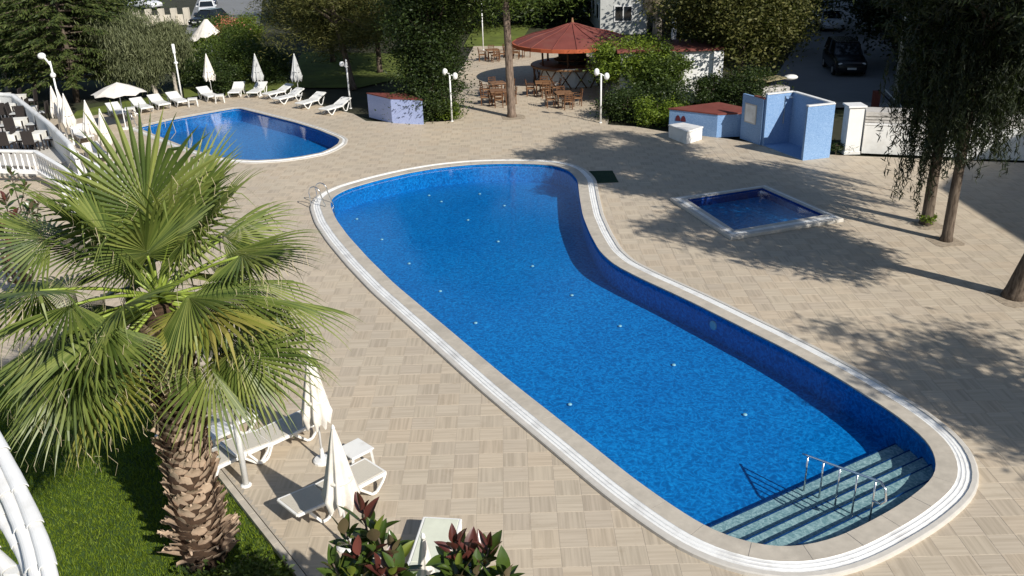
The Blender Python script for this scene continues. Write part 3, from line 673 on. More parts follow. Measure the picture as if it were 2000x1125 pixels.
# ---------------------------------------------------------------- small kiosks and walls
def poly_block(name,label,cat,top_px,h,body,slab,slabm,inset=.04,shrink=None):
    P=[G(x,y,h) for x,y in top_px]; P=ccw(np.array([(p.x,p.y) for p in P])); c=P.mean(0)
    t=thing(name,label,cat,(c[0],c[1],0)); Q=c+(P-c)*(1-inset)
    obw('body',MB().prism([tuple(p) for p in Q],0,h-slab),body,t); obw('roof_slab',MB().prism([tuple(p) for p in P],h-slab,h),slabm,t,bevel=.01); return t,P,Q
t,P,Q=poly_block('pump_housing','low lilac mosaic box with flat red roof beside the far row of loungers','pump house',[(715,181),(762,191.5),(826,194),(790,181.5)],1.27,M['lilac'],.06,M['red_roof'],.03)
i=int(np.argmin(Q[:,1])); cand=[Q[(i+1)%4],Q[i-1]]; rgt=max(cand,key=lambda q:q[0]); a=Vector((*Q[i],0)); b=Vector((*rgt,0)); d=(b-a).normalized(); nv=Vector((d.y,-d.x,0)); nv=nv if nv.y<0 else -nv
L=(b-a).length; c=a+d*(L*.70)+nv*.012; obw('white_panel',MB().box((c.x,c.y,.6),(L*.58,.02,1.16),math.atan2(d.y,d.x)),M['white_paint'],t)
t,P,Q=poly_block('pump_housing','low blue mosaic pump housing with red roof beside the white cabinet','pump house',[(1305,211),(1404,199),(1452,209),(1452,220),(1402,222)],1.1,M['blue_mos'],.07,M['red_roof'],.03)
a=G(1322,228,.8); i0=min(range(len(Q)),key=lambda k:Q[k][0]); f0=Vector((*min(Q,key=lambda q:q[1]),0)); l0=Vector((*Q[i0],0)); d=(f0-l0).normalized(); nv=Vector((d.y,-d.x,0)); nv=nv if nv.y<0 else -nv; c=l0+d*.45+nv*.012
rb=MB()
for k in range(2):
    cc=c+d*(.28*k); pts=[]
    for j in range(9): a_=math.pi*j/8; pts.append(cc+d*(.13*math.cos(a_))+Vector((0,0,.55+.27*math.sin(a_))))
    n=len(rb.v); rb.add(pts,[tuple(range(9))])
obw('painted_mark',rb,mat('dark_red_paint',(.12,.02,.03),.6),t)
t=thing('storage_box','low white storage box standing in front of the blue pump housing','storage box',G(1340,268))
P=ccw(np.array([tuple(G(x,y,.6)[:2]) for x,y in [(1305,243),(1334,239),(1374,247),(1342,257)]])); c=P.mean(0)
obw('body',MB().prism([tuple(c+(p-c)*.95) for p in P],0,.52),M['white_paint'],t,bevel=.01); obw('lid',MB().prism([tuple(p) for p in P],.525,.60),M['white_plastic'],t,bevel=.015)
# blue shower enclosure
A=G(1489,284); Dp=G(1566,313); Cp=G(1618,307); Bp=G(1550,178,2.25); Bp.z=0
t=thing('shower_enclosure','open blue mosaic shower enclosure with white capped walls','shower',(A+Cp)/2)
def wall(p,q,h,th,name,m,par,cap=None,ext=0,z0=0):
    p=Vector((p[0],p[1],0)); q=Vector((q[0],q[1],0)); d=(q-p).normalized(); p=p-d*ext; q=q+d*ext
    w_=MB().bar((p.x,p.y,(h+z0)/2),(q.x,q.y,(h+z0)/2),th,h-z0); o=obw(name,w_,m,par)
    if cap: obw('wall_cap',MB().bar((p.x,p.y,h+.025),(q.x,q.y,h+.025),th+.05,.05),cap,par,bevel=.008)
    return o
wall(A,Bp,2.22,.13,'wall',M['blue_mos'],t,M['white_paint']); d=(Cp-Bp).normalized(); wall(Bp+d*.067,Cp-d*.067,2.219,.13,'wall',M['blue_mos'],t,None)
obw('wall_cap',MB().bar(Vector((Bp.x,Bp.y,2.243))+d*.1,Vector((Cp.x,Cp.y,2.243))-d*.1,.18,.045),M['white_paint'],t)
wall(Dp,Cp,2.22,.13,'wall',M['blue_mos'],t,M['white_paint'])
obw('shower_floor',MB().prism([tuple(x[:2]) for x in (A,Dp,Cp,Bp)],.001,.03),M['blue_mos'],t)
s=(A.lerp(Bp,.6)); obw('shower_pipe',MB().tube([(s.x+.12,s.y-.05,.9),(s.x+.12,s.y-.05,2.1),(s.x+.35,s.y-.2,2.1)],.02,8),M['chrome'],t); obw('shower_rose',MB().lathe([(.08,2.05),(.08,2.08),(.02,2.1)],12,(s.x+.35,s.y-.2,0)),M['chrome'],t)
t=thing('notice_wall','dark blue wall panel with a pale notice board left of the shower','wall',G(1465,278))
q=G(1447,270); wall(q,A-(A-q).normalized()*.09,2.02,.12,'wall',M['blue_mos'],t)
d=(A-q).normalized(); nv=Vector((d.y,-d.x,0)); nv=nv if nv.y<0 else -nv; c=q.lerp(A,.42)+nv*.075
an=math.atan2(d.y,d.x); L=(A-q).length
nb=obw('notice_board',MB().box((c.x,c.y,1.25),(L*.52,.03,.85),an),M['rimwhite'],t); 
ob('paper',MB().box((c.x+nv.x*.018,c.y+nv.y*.018,1.25),(L*.44,.006,.74),an),M['white_paint'],nb)
c2=q.lerp(A,.75); obw('red_cap',MB().box((c2.x,c2.y,2.045),(L*.45,.16,.05),an),M['red_roof'],t)
# white garden wall with pillars and planters
def gwall(pa,pb,label,h=1.2):
    a=G(*pa); b=G(*pb); t=thing('garden_wall',label,'wall',(a+b)/2); wall(a,b,h,.2,'wall',M['plaster'],t)
    d=(b-a).normalized(); nv=Vector((-d.y,d.x,0)); nv=nv if nv.y>0 else -nv; L=(b-a).length; m=(a+b)/2; an=math.atan2(d.y,d.x)
    o=nv*.62
    pl=obw('planter',MB().box((m.x+o.x,m.y+o.y,.85),(L,1.0,1.7),an),M['stone_grey'],t,bevel=.01)
    for k in range(3): ob('ledge',MB().box((m.x+o.x-nv.x*(.51+.004*k),m.y+o.y-nv.y*(.51+.004*k),1.3+.13*k),(L-.02,.05,.05),an),M['stone_grey'],pl)
    obw('wall_cap',MB().bar((a.x,a.y,h+.02),(b.x,b.y,h+.02),.24,.04),M['white_paint'],t)
    return t
gwall((1682,298),(1885,307),'white plastered garden wall with grey planter left of the dark trees')
gwall((1916,309),(2150,319),'white plastered garden wall with ribbed grey planter at the right edge')
def pillar(px,label):
    p=G(*px); t=thing('wall_pillar',label,'pillar',p,.0)
    ob('shaft',MB().box((0,.1,.98),(.62,.62,1.96)),M['plaster'],t,bevel=.01); ob('cap',MB().box((0,.1,2.0),(.76,.76,.08)),M['white_paint'],t,bevel=.01); ob('base',MB().box((0,.1,.06),(.68,.68,.12)),M['plaster'],t)
pillar((1660,299),'square white pillar at the left end of the garden wall'); pillar((1898,309),'square white pillar behind the hanging tree branches')
# rubbish container behind the shower
t=thing('waste_container','tan waste container with an open lid behind the shower','container',G(1505,215),.2)
ob('body',MB().box((0,0,.6),(1.5,.8,1.2)),M['stone_grey'],t,bevel=.03); ob('lid',MB().bar((-.7,-.1,1.55),(.55,.15,1.62),.8,.05),mat('tan_lid',(.30,.26,.15),.6),t); ob('lid',MB().sphere((.95,0,1.6),.35,12,(1.1,.8,.4)),M['white_plastic'],t,smooth=True)
t=thing('barrier','red and dark road barrier leaning by the street lamp','barrier',G(1718,212),.0)
ob('post',MB().box((-.25,0,.45),(.3,.3,.9)),M['red_roof'],t); ob('boom',MB().bar((-.2,0,.95),(.7,-.3,.1),.12,.06),M['black'],t); ob('boom',MB().bar((.15,0,.95),(1.0,-.3,.1),.12,.05),M['white_paint'],t)
# ---------------------------------------------------------------- round bar
fr_=G(1124,137,1.1); bc=Vector((fr_.x,fr_.y+2.45,0))
t=thing('round_bar','round open bar with a wide red conical roof and crossed legs under its counter','bar',bc)
nR=24
ob('counter',MB().lathe([(2.0,1.0),(2.45,1.0),(2.5,1.03),(2.5,1.1),(2.45,1.12),(2.0,1.12),(2.0,1.0)],40),M['counter'],t)
ob('counter_edge',MB().lathe([(2.505,1.0),(2.53,1.02),(2.53,1.09),(2.505,1.11)],40),M['wood_l'],t)
ob('base_wall',MB().lathe([(1.95,0),(1.95,.98),(1.85,.98),(1.85,0)],40),M['white_paint'],t)
for k in range(16):
    a=2*math.pi*k/16; b_=a+2*math.pi/16*.75; r1=2.35
    for (u,v) in ((a,b_),(b_,a)): ob('counter_leg',MB().tube([(r1*math.cos(u),r1*math.sin(u),.0),(r1*math.cos(v)*1.01,r1*math.sin(v)*1.01,1.0)],.04,6),M['wood'],t)
ob('bar_core',MB().lathe([(.85,0),(.85,2.6)],10),M['wicker'],t)
for k in range(3): ob('shelf',MB().lathe([(.86,.9+.45*k),(1.15,.9+.45*k),(1.15,.94+.45*k),(.86,.94+.45*k)],16),M['wood'],t)
for k in range(6):
    a=2*math.pi*(k+.3)/6; ob('post',MB().tube([(1.9*math.cos(a),1.9*math.sin(a),1.1),(1.95*math.cos(a),1.95*math.sin(a),2.75)],.06,8),M['wood'],t)
nS=16
for k in range(nS):
    a0=2*math.pi*k/nS; a1=2*math.pi*(k+1)/nS; vs=[]
    for (r,z) in ((3.6,2.42),(2.5,2.80),(1.35,3.05),(.25,3.40)):
        for a in (a0,a1): vs.append((r*math.cos(a),r*math.sin(a),z))
    vs+= [(x*.99,y*.99,z-.05) for x,y,z in vs]
    ob('roof_panel',MB().add(vs,[(0,1,3,2),(2,3,5,4),(4,5,7,6),(9,8,10,11),(11,10,12,13),(13,12,14,15),(0,8,9,1)]),M['red_roof'],t)
    ob('roof_seam',MB().tube([(3.6*math.cos(a0),3.6*math.sin(a0),2.44),(2.5*math.cos(a0),2.5*math.sin(a0),2.82),(1.35*math.cos(a0),1.35*math.sin(a0),3.07),(.25*math.cos(a0),.25*math.sin(a0),3.42)],.025,5),M['red_roof'],t)
ob('eaves_band',MB().lathe([(3.58,2.22),(3.62,2.22),(3.63,2.42),(3.58,2.43)],16*2),M['orange_trim'],t)
ob('finial',MB().tube([(0,0,3.38),(0,0,3.75)],[.12,.04],8),M['wood_l'],t); ob('roof_cap',MB().lathe([(.27,3.40),(.05,3.52)],12),M['red_roof'],t)
# service building with red roof right of the bar
c1=G(1403,199); t=thing('service_building','small white building with a flat red roof behind the bright shrubs','building',c1+Vector((-2.6,1.6,0)))
obw('wall',MB().box((c1.x-2.7,c1.y+1.6,1.35),(5.2,3.2,2.7)),M['plaster'],t); obw('roof',MB().box((c1.x-2.7,c1.y+1.6,2.78),(5.6,3.6,.14)),M['red_roof'],t,bevel=.02)
obw('side_pillar',MB().box((c1.x-.18,c1.y-.12,1.35),(.5,.25,2.7)),M['white_paint'],t)
# ---------------------------------------------------------------- wooden tables and chairs near the bar
def wood_chair(label,loc,rz):
    t=thing('wooden_chair',label,'chair',loc,rz,'brown wooden chairs at the bar tables')
    ob('seat',MB().box((0,0,.44),(.46,.46,.05)),M['wood_l'],t)
    b=MB().bar((-.22,-.2,.46),(-.28,-.2,.92),.04,.04).bar((-.22,.2,.46),(-.28,.2,.92),.04,.04)
    for k in range(4): b.bar((-.235-.013*k,-.2,.56+.11*k),(-.235-.013*k,.2,.56+.11*k),.025,.05)
    ob('backrest',b,M['wood'],t)
    for x in (-.21,.21):
        for y in (-.21,.21): ob('leg',MB().box((x,y,.22),(.045,.045,.44)),M['wood'],t)
    for s in (-1,1): ob('armrest',MB().bar((-.24,s*.24,.66),(.2,s*.24,.66),.05,.03).box((.19,s*.24,.55),(.035,.035,.2)),M['wood'],t)
    return t
def wood_table(label,loc,rz):
    t=thing('wooden_table',label,'table',loc,rz,'brown wooden tables at the bar')
    ob('table_top',MB().box((0,0,.74),(.9,.9,.04)),M['wood_l'],t,bevel=.01)
    for x in (-.38,.38):
        for y in (-.38,.38): ob('leg',MB().box((x,y,.36),(.06,.06,.72)),M['wood'],t)
    return t
wc=wt=None
desc=[('left of the pine trunk, front row',(974,204),.1),('right of the pine trunk',(1061,186),.0),('by the front right lamp post',(1101,208),.15),('behind the pine trunk, in its shade',(972,187),.3),('at the back left, beyond the pine trunk',(962,118),.2),('far back beside the left side of the bar',(1010,112),.0)]
for i,(w_,px,rz) in enumerate(desc):
    c=G(*px); lab='wooden table '+w_
    if wt is None: wt=wood_table(lab,c,rz)
    else: dup(wt,c,rz,lab)
    for k in range(4):
        if i==3 and k==3: continue
        a=rz+k*math.pi/2+random.uniform(-.15,.15); p=c+Vector((math.cos(a),math.sin(a),0))*.72
        side=['on the right side','on the far side','on the left side','on the near side'][k]
        lab='wooden chair '+side.replace(' side','')+', table '+w_
        if wc is None: wc=wood_chair(lab,p,a+math.pi)
        else: dup(wc,p,a+math.pi,lab)
# ---------------------------------------------------------------- restaurant terrace on the left
TZ=.45
tp=[(27,200),(97,258),(150,312),(72,324),(-420,326),(-520,200)]
P=ccw(np.array([tuple(G(x,y,TZ)[:2]) for x,y in tp])); tb=MB().prism([tuple(p) for p in P],0,TZ); ob('terrace_floor',tb,M['rimwhite'],kind='structure')
t=thing('terrace_parapet','white parapet with rounded rail along the restaurant terrace','parapet',G(97,262))
pp=[(-480,184),(0,184),(27,187),(97,243),(135,281),(150,306)]; W3=[G(x,y,1.45) for x,y in pp]
for a,b in zip(W3[:-1],W3[1:]): wall(a,b,1.38,.16,'wall',M['plaster'],t)
obw('rail',MB().tube([(p.x,p.y,1.43) for p in W3],.12,10),M['white_paint'],t,smooth=True)
def balustrade(label,pts,drop=.85):
    W=[G(x,y,z) for x,y,z in pts]; t=thing('balustrade',label,'balustrade',(W[0].x,W[0].y,0),0,'white terrace balustrades')
    rl=MB(); bs=MB()
    for a,b in zip(W[:-1],W[1:]):
        rl.bar(a,b,.17,.10); a2=a-Vector((0,0,drop)); b2=b-Vector((0,0,drop)); bs.bar(a2,b2,.2,.14)
    obw('rail',rl,M['white_paint'],t,bevel=.02); obw('plinth',bs,M['white_paint'],t)
    pm=None
    for a,b in zip(W[:-1],W[1:]):
        L=(b-a).length; n=max(1,int(L/.27))
        for i in range(n):
            p=a.lerp(b,(i+.5)/n)
            if pm is None:
                h=drop-.05; pm=MB().lathe([(.045,-h),(.045,-h+.08),(.03,-h+.14),(.058,-h*.62),(.03,-h*.25),(.045,-.08),(.045,-.02)],8).mesh('baluster'); pm.materials.append(M['white_paint'])
            o=link('baluster',pm,None,t,smooth=True); o.location=p-t.location
    for p in (W[0],W[-1]): obw('newel',MB().box((p.x,p.y,(p.z-drop+p.z)/2-.02),(.24,.24,drop+.2)),M['white_paint'],t,bevel=.01)
balustrade('white balustrade at the near side of the terrace bending down the stairs',[(-160,291,1.35),(68,296,1.35),(192,369,.95)])
balustrade('white balustrade on the right side of the terrace stairs',[(146,300,1.4),(238,352,.95)])
balustrade('low white balustrade below the stairs behind the palm fronds',[(128,368,1.0),(205,392,.95),(262,470,.75)])
for k in range(3):
    z=TZ-.15*(k+1)+.15; f0=.34*k
    a=G(78,322,TZ).lerp(G(190,392,0),.0+.25*k); b=G(148,312,TZ).lerp(G(245,372,0),.25*k); a2=G(78,322,TZ).lerp(G(190,392,0),.25*(k+1)); b2=G(148,312,TZ).lerp(G(245,372,0),.25*(k+1))
    ob('stair_step',MB().prism([tuple(v[:2]) for v in (a,a2,b2,b)],.0,TZ-.13*(k+.6)),M['coping'],kind='structure')
def cloth_table(label,loc,rz,s=.72):
    t=thing('restaurant_table',label,'table',loc,rz,'white clothed terrace tables')
    ob('table_top',MB().box((0,0,.73),(s,s,.04)),M['cloth'],t); 
    b=MB(); n=16; vs=[]
    for j,z in enumerate((.752,.745,.45)):
        for k in range(n):
            a=2*math.pi*(k+.5)/n; r=s/2*1.02/max(abs(math.cos(a)),abs(math.sin(a))); r*= 1+(.03*(k%2) if j==2 else 0); vs.append((r*math.cos(a),r*math.sin(a),z))
    b.add(vs,[tuple(range(n))]+[(j*n+k,j*n+(k+1)%n,(j+1)*n+(k+1)%n,(j+1)*n+k) for j in range(2) for k in range(n)]); ob('cloth',b,M['cloth'],t)
    for x in (-.36,.36):
        for y in (-.36,.36): ob('leg',MB().box((x,y,.36),(.05,.05,.70)),M['wicker'],t)
    return t
def wicker_chair(label,loc,rz):
    t=thing('wicker_chair',label,'chair',loc,rz,'dark wicker chairs on the terrace')
    ob('seat',MB().box((0,0,.42),(.5,.5,.07)),M['wicker'],t,bevel=.015); ob('cushion',MB().box((.01,0,.475),(.44,.44,.05)),M['canvas_grey'],t,bevel=.015)
    ob('backrest',MB().bar((-.24,0,.40),(-.31,0,1.02),.5,.05),M['wicker'],t,bevel=.015)
    for x in (-.21,.21):
        for y in (-.21,.21): ob('leg',MB().box((x,y,.19),(.05,.05,.38)),M['wicker'],t)
    return t
ct=wk=None
tt=[(40,262,'in the middle of the terrace'),(28,292,'at the near edge of the terrace behind the balustrade'),(76,290,'by the parapet at the near right of the terrace'),(22,232,'in the third row of the terrace'),(60,238,'against the middle of the sloping parapet'),(10,210,'in the back row of the terrace'),(40,213,'in the back corner of the terrace by the parapet')]
for i,(x,y,w_) in enumerate(tt):
    c=G(x,y,TZ); lab='white clothed table '+w_
    if ct is None: ct=cloth_table(lab,c,.1)
    else: dup(ct,c,.1,lab)
    for k,(sd,a) in enumerate((('right',0.1),('near',.1-math.pi/2),('left',.1+math.pi))):
        p=c+Vector((math.cos(a),math.sin(a),0))*.66; lab='dark wicker chair '+sd+' of the table '+w_.replace(' of the terrace','').replace(' behind the balustrade','')
        if wk is None: wk=wicker_chair(lab,p,a+math.pi)
        else: dup(wk,p,a+math.pi,lab)
# ---------------------------------------------------------------- cars
def loft(st,mb,closed=True):
    n=len(st[0]); vs=[p for s in st for p in s]; fs=[(i*n+k,(i+1)*n+k,(i+1)*n+(k+1)%n,i*n+(k+1)%n) for i in range(len(st)-1) for k in range(n)]
    fs+=[tuple(range(n)),tuple(reversed(range((len(st)-1)*n,len(st)*n)))]; return mb.add(vs,fs)
def car(label,loc,rz,paint,kind='car',L=4.3,Wd=1.78,Hh=1.45):
    t=thing('parked_car',label,'car',loc,rz,'parked cars'); w=Wd/2; bl=Hh*.62
    def sec(x,z0,z1,ww): return [(x,-ww*.92,z0),(x,-ww,z0+.2),(x,-ww,z1-.15),(x,-ww*.86,z1),(x,ww*.86,z1),(x,ww,z1-.15),(x,ww,z0+.2),(x,ww*.92,z0)]
    hood=bl-.08 if kind!='van' else bl+.1
    st=[sec(-L/2,.35,bl-.25,w*.86),sec(-L/2+.12,.22,bl-.04,w*.96),sec(-L*.32,.2,bl+.02,w),sec(0,.2,bl+.02,w),sec(L*.22,.2,bl,w),sec(L*.40,.2,hood-.06,w*.97),sec(L/2-.1,.22,hood-.16,w*.92),sec(L/2,.33,hood-.3,w*.8)]
    ob('body',loft(st,MB()),paint,t,smooth=True,bevel=.02)
    xb,xf=(-L*.42,L*.22) if kind!='suv' else (-L*.47,L*.2)
    if kind=='van': xb,xf=-L*.48,L*.34
    def cs(x,z,ww): return [(x,-ww,z),(x,ww,z)]
    b=MB(); tb_,tf_=xb+.45,xf-.62
    if kind in('suv','van'): tb_=xb+.15
    v=[(xb,-w*.86,bl),(xf,-w*.86,bl),(xf,w*.86,bl),(xb,w*.86,bl),(tb_,-w*.70,Hh-.06),(tf_,-w*.70,Hh-.06),(tf_,w*.70,Hh-.06),(tb_,w*.70,Hh-.06)]
    b.add(v,[(0,1,5,4),(1,2,6,5),(2,3,7,6),(3,0,4,7)]); ob('windows',b,M['glass'],t)
    ob('roof',MB().box(((tb_+tf_)/2,0,Hh-.03),(tf_-tb_+.1,w*1.44,.07)),paint,t,bevel=.03)
    for s in (-1,1):
        ob('pillar',MB().bar((xf,s*w*.86,bl),(tf_,s*w*.70,Hh-.05),.06,.05).bar((xb,s*w*.86,bl),(tb_,s*w*.70,Hh-.05),.08,.06).bar(((xf+xb)/2,s*w*.865,bl),((tf_+tb_)/2,s*w*.71,Hh-.05),.08,.04),paint,t)
        ob('headlight',MB().sphere((L/2-.1,s*w*.68,hood-.30),.16,10,(.6,1,.6)),M['lampglass'],t,smooth=True)
        ob('mirror',MB().box((xf-.15,s*(w+.08),bl+.08),(.12,.18,.12)),paint,t,bevel=.02)
        for x in (-L*.30,L*.31):
            wl=ob('wheel',MB().tube([(x,s*(w-.16),.31),(x,s*(w+.01),.31)],.31,18),M['black'],t); ob('rim',MB().tube([(x,s*(w+.0),.31),(x,s*(w+.02),.31)],.19,12),M['steel'],wl)
    ob('number_plate',MB().box((L/2-.01,0,.48),(.03,.52,.12)),M['white_paint'],t); ob('grille',MB().box((L/2-.06,0,hood-.38),(.06,w*.9,.14)),M['black'],t)
    return t
cw=mat('white_car_paint',(.70,.72,.75),.25,.02,2); cb=mat('black_car_paint',(.012,.013,.016),.2,.1,2); cn=mat('navy_car_paint',(.03,.045,.09),.22,.1,2); cg=mat('grey_car_paint',(.25,.27,.29),.3,.04,2)
dn=R(-98)
car('black off-road car with a pale number plate parked in the shaded street',G(1672,150)+Vector((0,2.2,0)),dn,cb,'suv',4.5,1.9,1.8)
car('white car facing the camera in the shaded street',G(1642,62)+Vector((-.2,2.2,0)),R(-100),cw)
car('grey car parked behind the white one in the shaded street',G(1634,42)+Vector((-.4,2.6,0)),R(-100),cg)
car('pale van at the far end of the shaded street',G(1627,22)+Vector((-.6,3,0)),R(-100),cw,'van',5,1.9,2.2)
car('black car parked nearest the garden on the back road',G(396,54)+Vector((0,2.2,0)),R(-112),cb)
car('white car parked behind the black one on the back road',G(394,33)+Vector((0,2.2,0)),R(-75),cw)
car('dark blue car at the far end of the parked row on the back road',G(397,14)+Vector((0,2.4,0)),R(-75),cn)
car('white car half hidden behind trees at the top left',G(272,20)+Vector((0,2,0)),R(-30),cw)
# iron fence + white far wall
t=thing('iron_fence','thin dark iron fence along the back road','fence',G(455,52))
a=G(420,56);b=G(500,53)
for k in range(7): p=a.lerp(b,k/6); obw('post',MB().tube([(p.x,p.y,0),(p.x,p.y,1.15)],.035,6),M['iron'],t)
for z in (.35,.7,1.1): obw('rail',MB().bar((a.x,a.y,z),(b.x,b.y,z),.04,.04),M['iron'],t)
t=thing('pillared_wall','cream boundary wall with pillars behind the olive tree','wall',G(320,52))
a=G(270,52); b=G(368,48); cm=mat('cream_stone',(.58,.53,.44),.8,.08,2); wall(a,b,1.0,.2,'wall',cm,t)
for k in range(5): p=a.lerp(b,k/4); obw('pillar',MB().box((p.x,p.y,.8),(.5,.5,1.6)),cm,t)
t=thing('garden_light','small white garden light in the bushes behind the loungers','garden light',G(441,172)); ob('stem',MB().tube([(0,0,0),(0,0,.9)],.05,8),M['white_paint'],t); ob('head',MB().sphere((0,0,.98),.13,10),M['lampglass'],t)
# ---------------------------------------------------------------- white ridge tiles near the camera, bottom left
t=thing('tiled_stair_parapet','white painted ridge tiles stepping down at the bottom left corner','parapet',G(40,1150,0))
def trow(px,za,zb,r,n,under=True):
    W=[G(x,y,za+(zb-za)*i/(len(px)-1)) for i,(x,y) in enumerate(px)]; k=len(W)-1
    def at(u):
        u=min(max(u*k,0),k-1e-6); i=int(u); f=u-i; p0=W[max(i-1,0)];p1=W[i];p2=W[i+1];p3=W[min(i+2,k)]
        return .5*((2*p1)+(p2-p0)*f+(2*p0-5*p1+4*p2-p3)*f*f+(3*p1-p0-3*p2+p3)*f**3)
    for i in range(n):
        m=MB(); K=10; vs=[]; J=5
        for j in range(J+1):
            u=(i+1.14*j/J)/n; c=at(u); dd=(at(u+.01)-at(u-.01)).normalized(); s_=dd.cross(Vector((0,0,1))).normalized(); u_=s_.cross(dd)
            if u_.z<0: u_=-u_
            rr=r*(.84+.22*j/J+random.uniform(-.015,.015)); 
            for th in (1,.88):
                for q in range(K+1):
                    an=math.pi*q/K; vs.append(c+s_*(rr*th*math.cos(an))+u_*(rr*.72*th*math.sin(an)+.022*j/J))
        w_=K+1; fs=[]
        for j in range(J):
            for q in range(K):
                A0=(2*j)*w_+q; B0=(2*j+2)*w_+q; fs+=[(A0,A0+1,B0+1,B0),(A0+w_,B0+w_,B0+w_+1,A0+w_+1)]
        e=2*J*w_; fs+=[(e+q,e+q+1,e+w_+q+1,e+w_+q) for q in range(K)]
        m.add(vs,fs); obw('ridge_tile',m,M['white_paint'],t,smooth=False,bevel=.003)
    if under:
        m=MB().tube([W_-Vector((0,0,r*.5)) for W_ in W],r*.8,8); obw('beam',m,M['white_paint'],t)
trow([(-40,800),(10,895),(52,985),(86,1075),(112,1190)],5.6,5.1,.066,5); trow([(-60,840),(-14,915),(30,995),(64,1080),(88,1190)],5.55,5.05,.078,5,False)
trow([(-90,915),(-28,970),(22,1035),(58,1105),(90,1205)],5.35,4.9,.07,5); trow([(-110,1010),(-50,1050),(0,1095),(35,1145),(60,1230)],5.1,4.7,.07,5)
p=G(15,1075,5.1); obw('post',MB().box((p.x,p.y,2.45),(.12,.12,4.9)),M['white_paint'],t)
# ---------------------------------------------------------------- vegetation
def leaves(C,size,asp=.5,dirs=None,up=.3,jit=.25,rg=rng):
    n=len(C); s=size*rg.uniform(1-jit*1.5,1+jit*1.5,n)
    if dirs is None: d=rg.normal(size=(n,3)); d[:,2]*=.6
    else: d=dirs+rg.normal(size=(n,3))*jit
    d/=np.linalg.norm(d,axis=1)[:,None]+1e-9
    q=rg.normal(size=(n,3)); q[:,2]+=up*2; w=np.cross(d,q); w/=np.linalg.norm(w,axis=1)[:,None]+1e-9
    L=d*s[:,None]*.5; W=w*(s*asp*.5)[:,None]
    V=np.stack([C-L,C+W-L*.1,C+L,C-W-L*.1],1).reshape(-1,3); return V,np.arange(4*n).reshape(-1,4)
def bough(mb,a,b,r0,r1,sag=0,k=5,wig=.06):
    pts=[]; L=(b-a).length
    for i in range(k+1):
        u=i/k; p=a.lerp(b,u)+Vector((random.gauss(0,wig*L*.5)*math.sin(u*math.pi),random.gauss(0,wig*L*.5)*math.sin(u*math.pi),-sag*math.sin(u*math.pi))); pts.append(p)
    mb.tube(pts,[r0+(r1-r0)*i/k for i in range(k+1)],7); return pts
def tree(name,label,base,h,r,cz,rz_,leaf,n,size,bark='bark',tr=.16,lean=(0,0),clumps=46,cr=.55,asp=.5,up=.3,group=None,flat=1.,cat='tree',hang=0.,top_bias=0.,seed=None):
    rg=np.random.default_rng(seed if seed is not None else abs(hash(label))%10000)
    random.seed(len(label)*7+int(abs(base[0])*10))
    t=thing(name,label,cat,(base[0],base[1],0),0,group); cen=Vector((lean[0],lean[1],cz))
    # clump centres through the crown's volume, more near its skin
    u=rg.normal(size=(clumps,3)); u/=np.linalg.norm(u,axis=1)[:,None]; rad=rg.uniform(.25,1,clumps)**.5*(1+rg.normal(0,.10,clumps))
    P=u*rad[:,None]*np.array([r,r,rz_]); P[:,2]+=top_bias*rg.uniform(0,1,clumps); P+=np.array(cen); P[:,2]=np.maximum(P[:,2],.25)
    tk=MB(); fork=Vector((lean[0]*.55,lean[1]*.55,max(.4,cz-rz_*.5)))
    tk.tube([(0,0,-.1),(lean[0]*.05,lean[1]*.05,.25),(lean[0]*.25,lean[1]*.22,fork.z*.5),tuple(fork),tuple(cen+Vector((0,0,rz_*.55)))],[tr*1.35,tr*1.02,tr*.9,tr*.75,tr*.2],10)
    for i in rg.permutation(clumps)[:14]: bough(tk,fork.lerp(cen,rg.uniform(0,.9)),Vector(P[i]),tr*.38,tr*.08)
    ob('trunk',tk,M[bark],t,smooth=True)
    k=rg.integers(0,clumps,n); sz=r*cr*.5*rg.uniform(.6,1.25,clumps); off=rg.normal(size=(n,3))*sz[k][:,None]*np.array([1,1,.62*flat]); C=P[k]+off
    if hang>0: C[:,2]-=rg.uniform(0,hang,n)*rg.uniform(0,1,clumps)[k]
    C[:,2]=np.maximum(C[:,2],.06)
    dirs=None
    if hang>0: dirs=np.tile([0,0,-1.],(n,1))+rg.normal(size=(n,3))*.3
    V,F=leaves(C,size,asp,dirs,up,rg=rg); link('crown',mesh_np('crown',V,F),M[leaf],t)
    return t
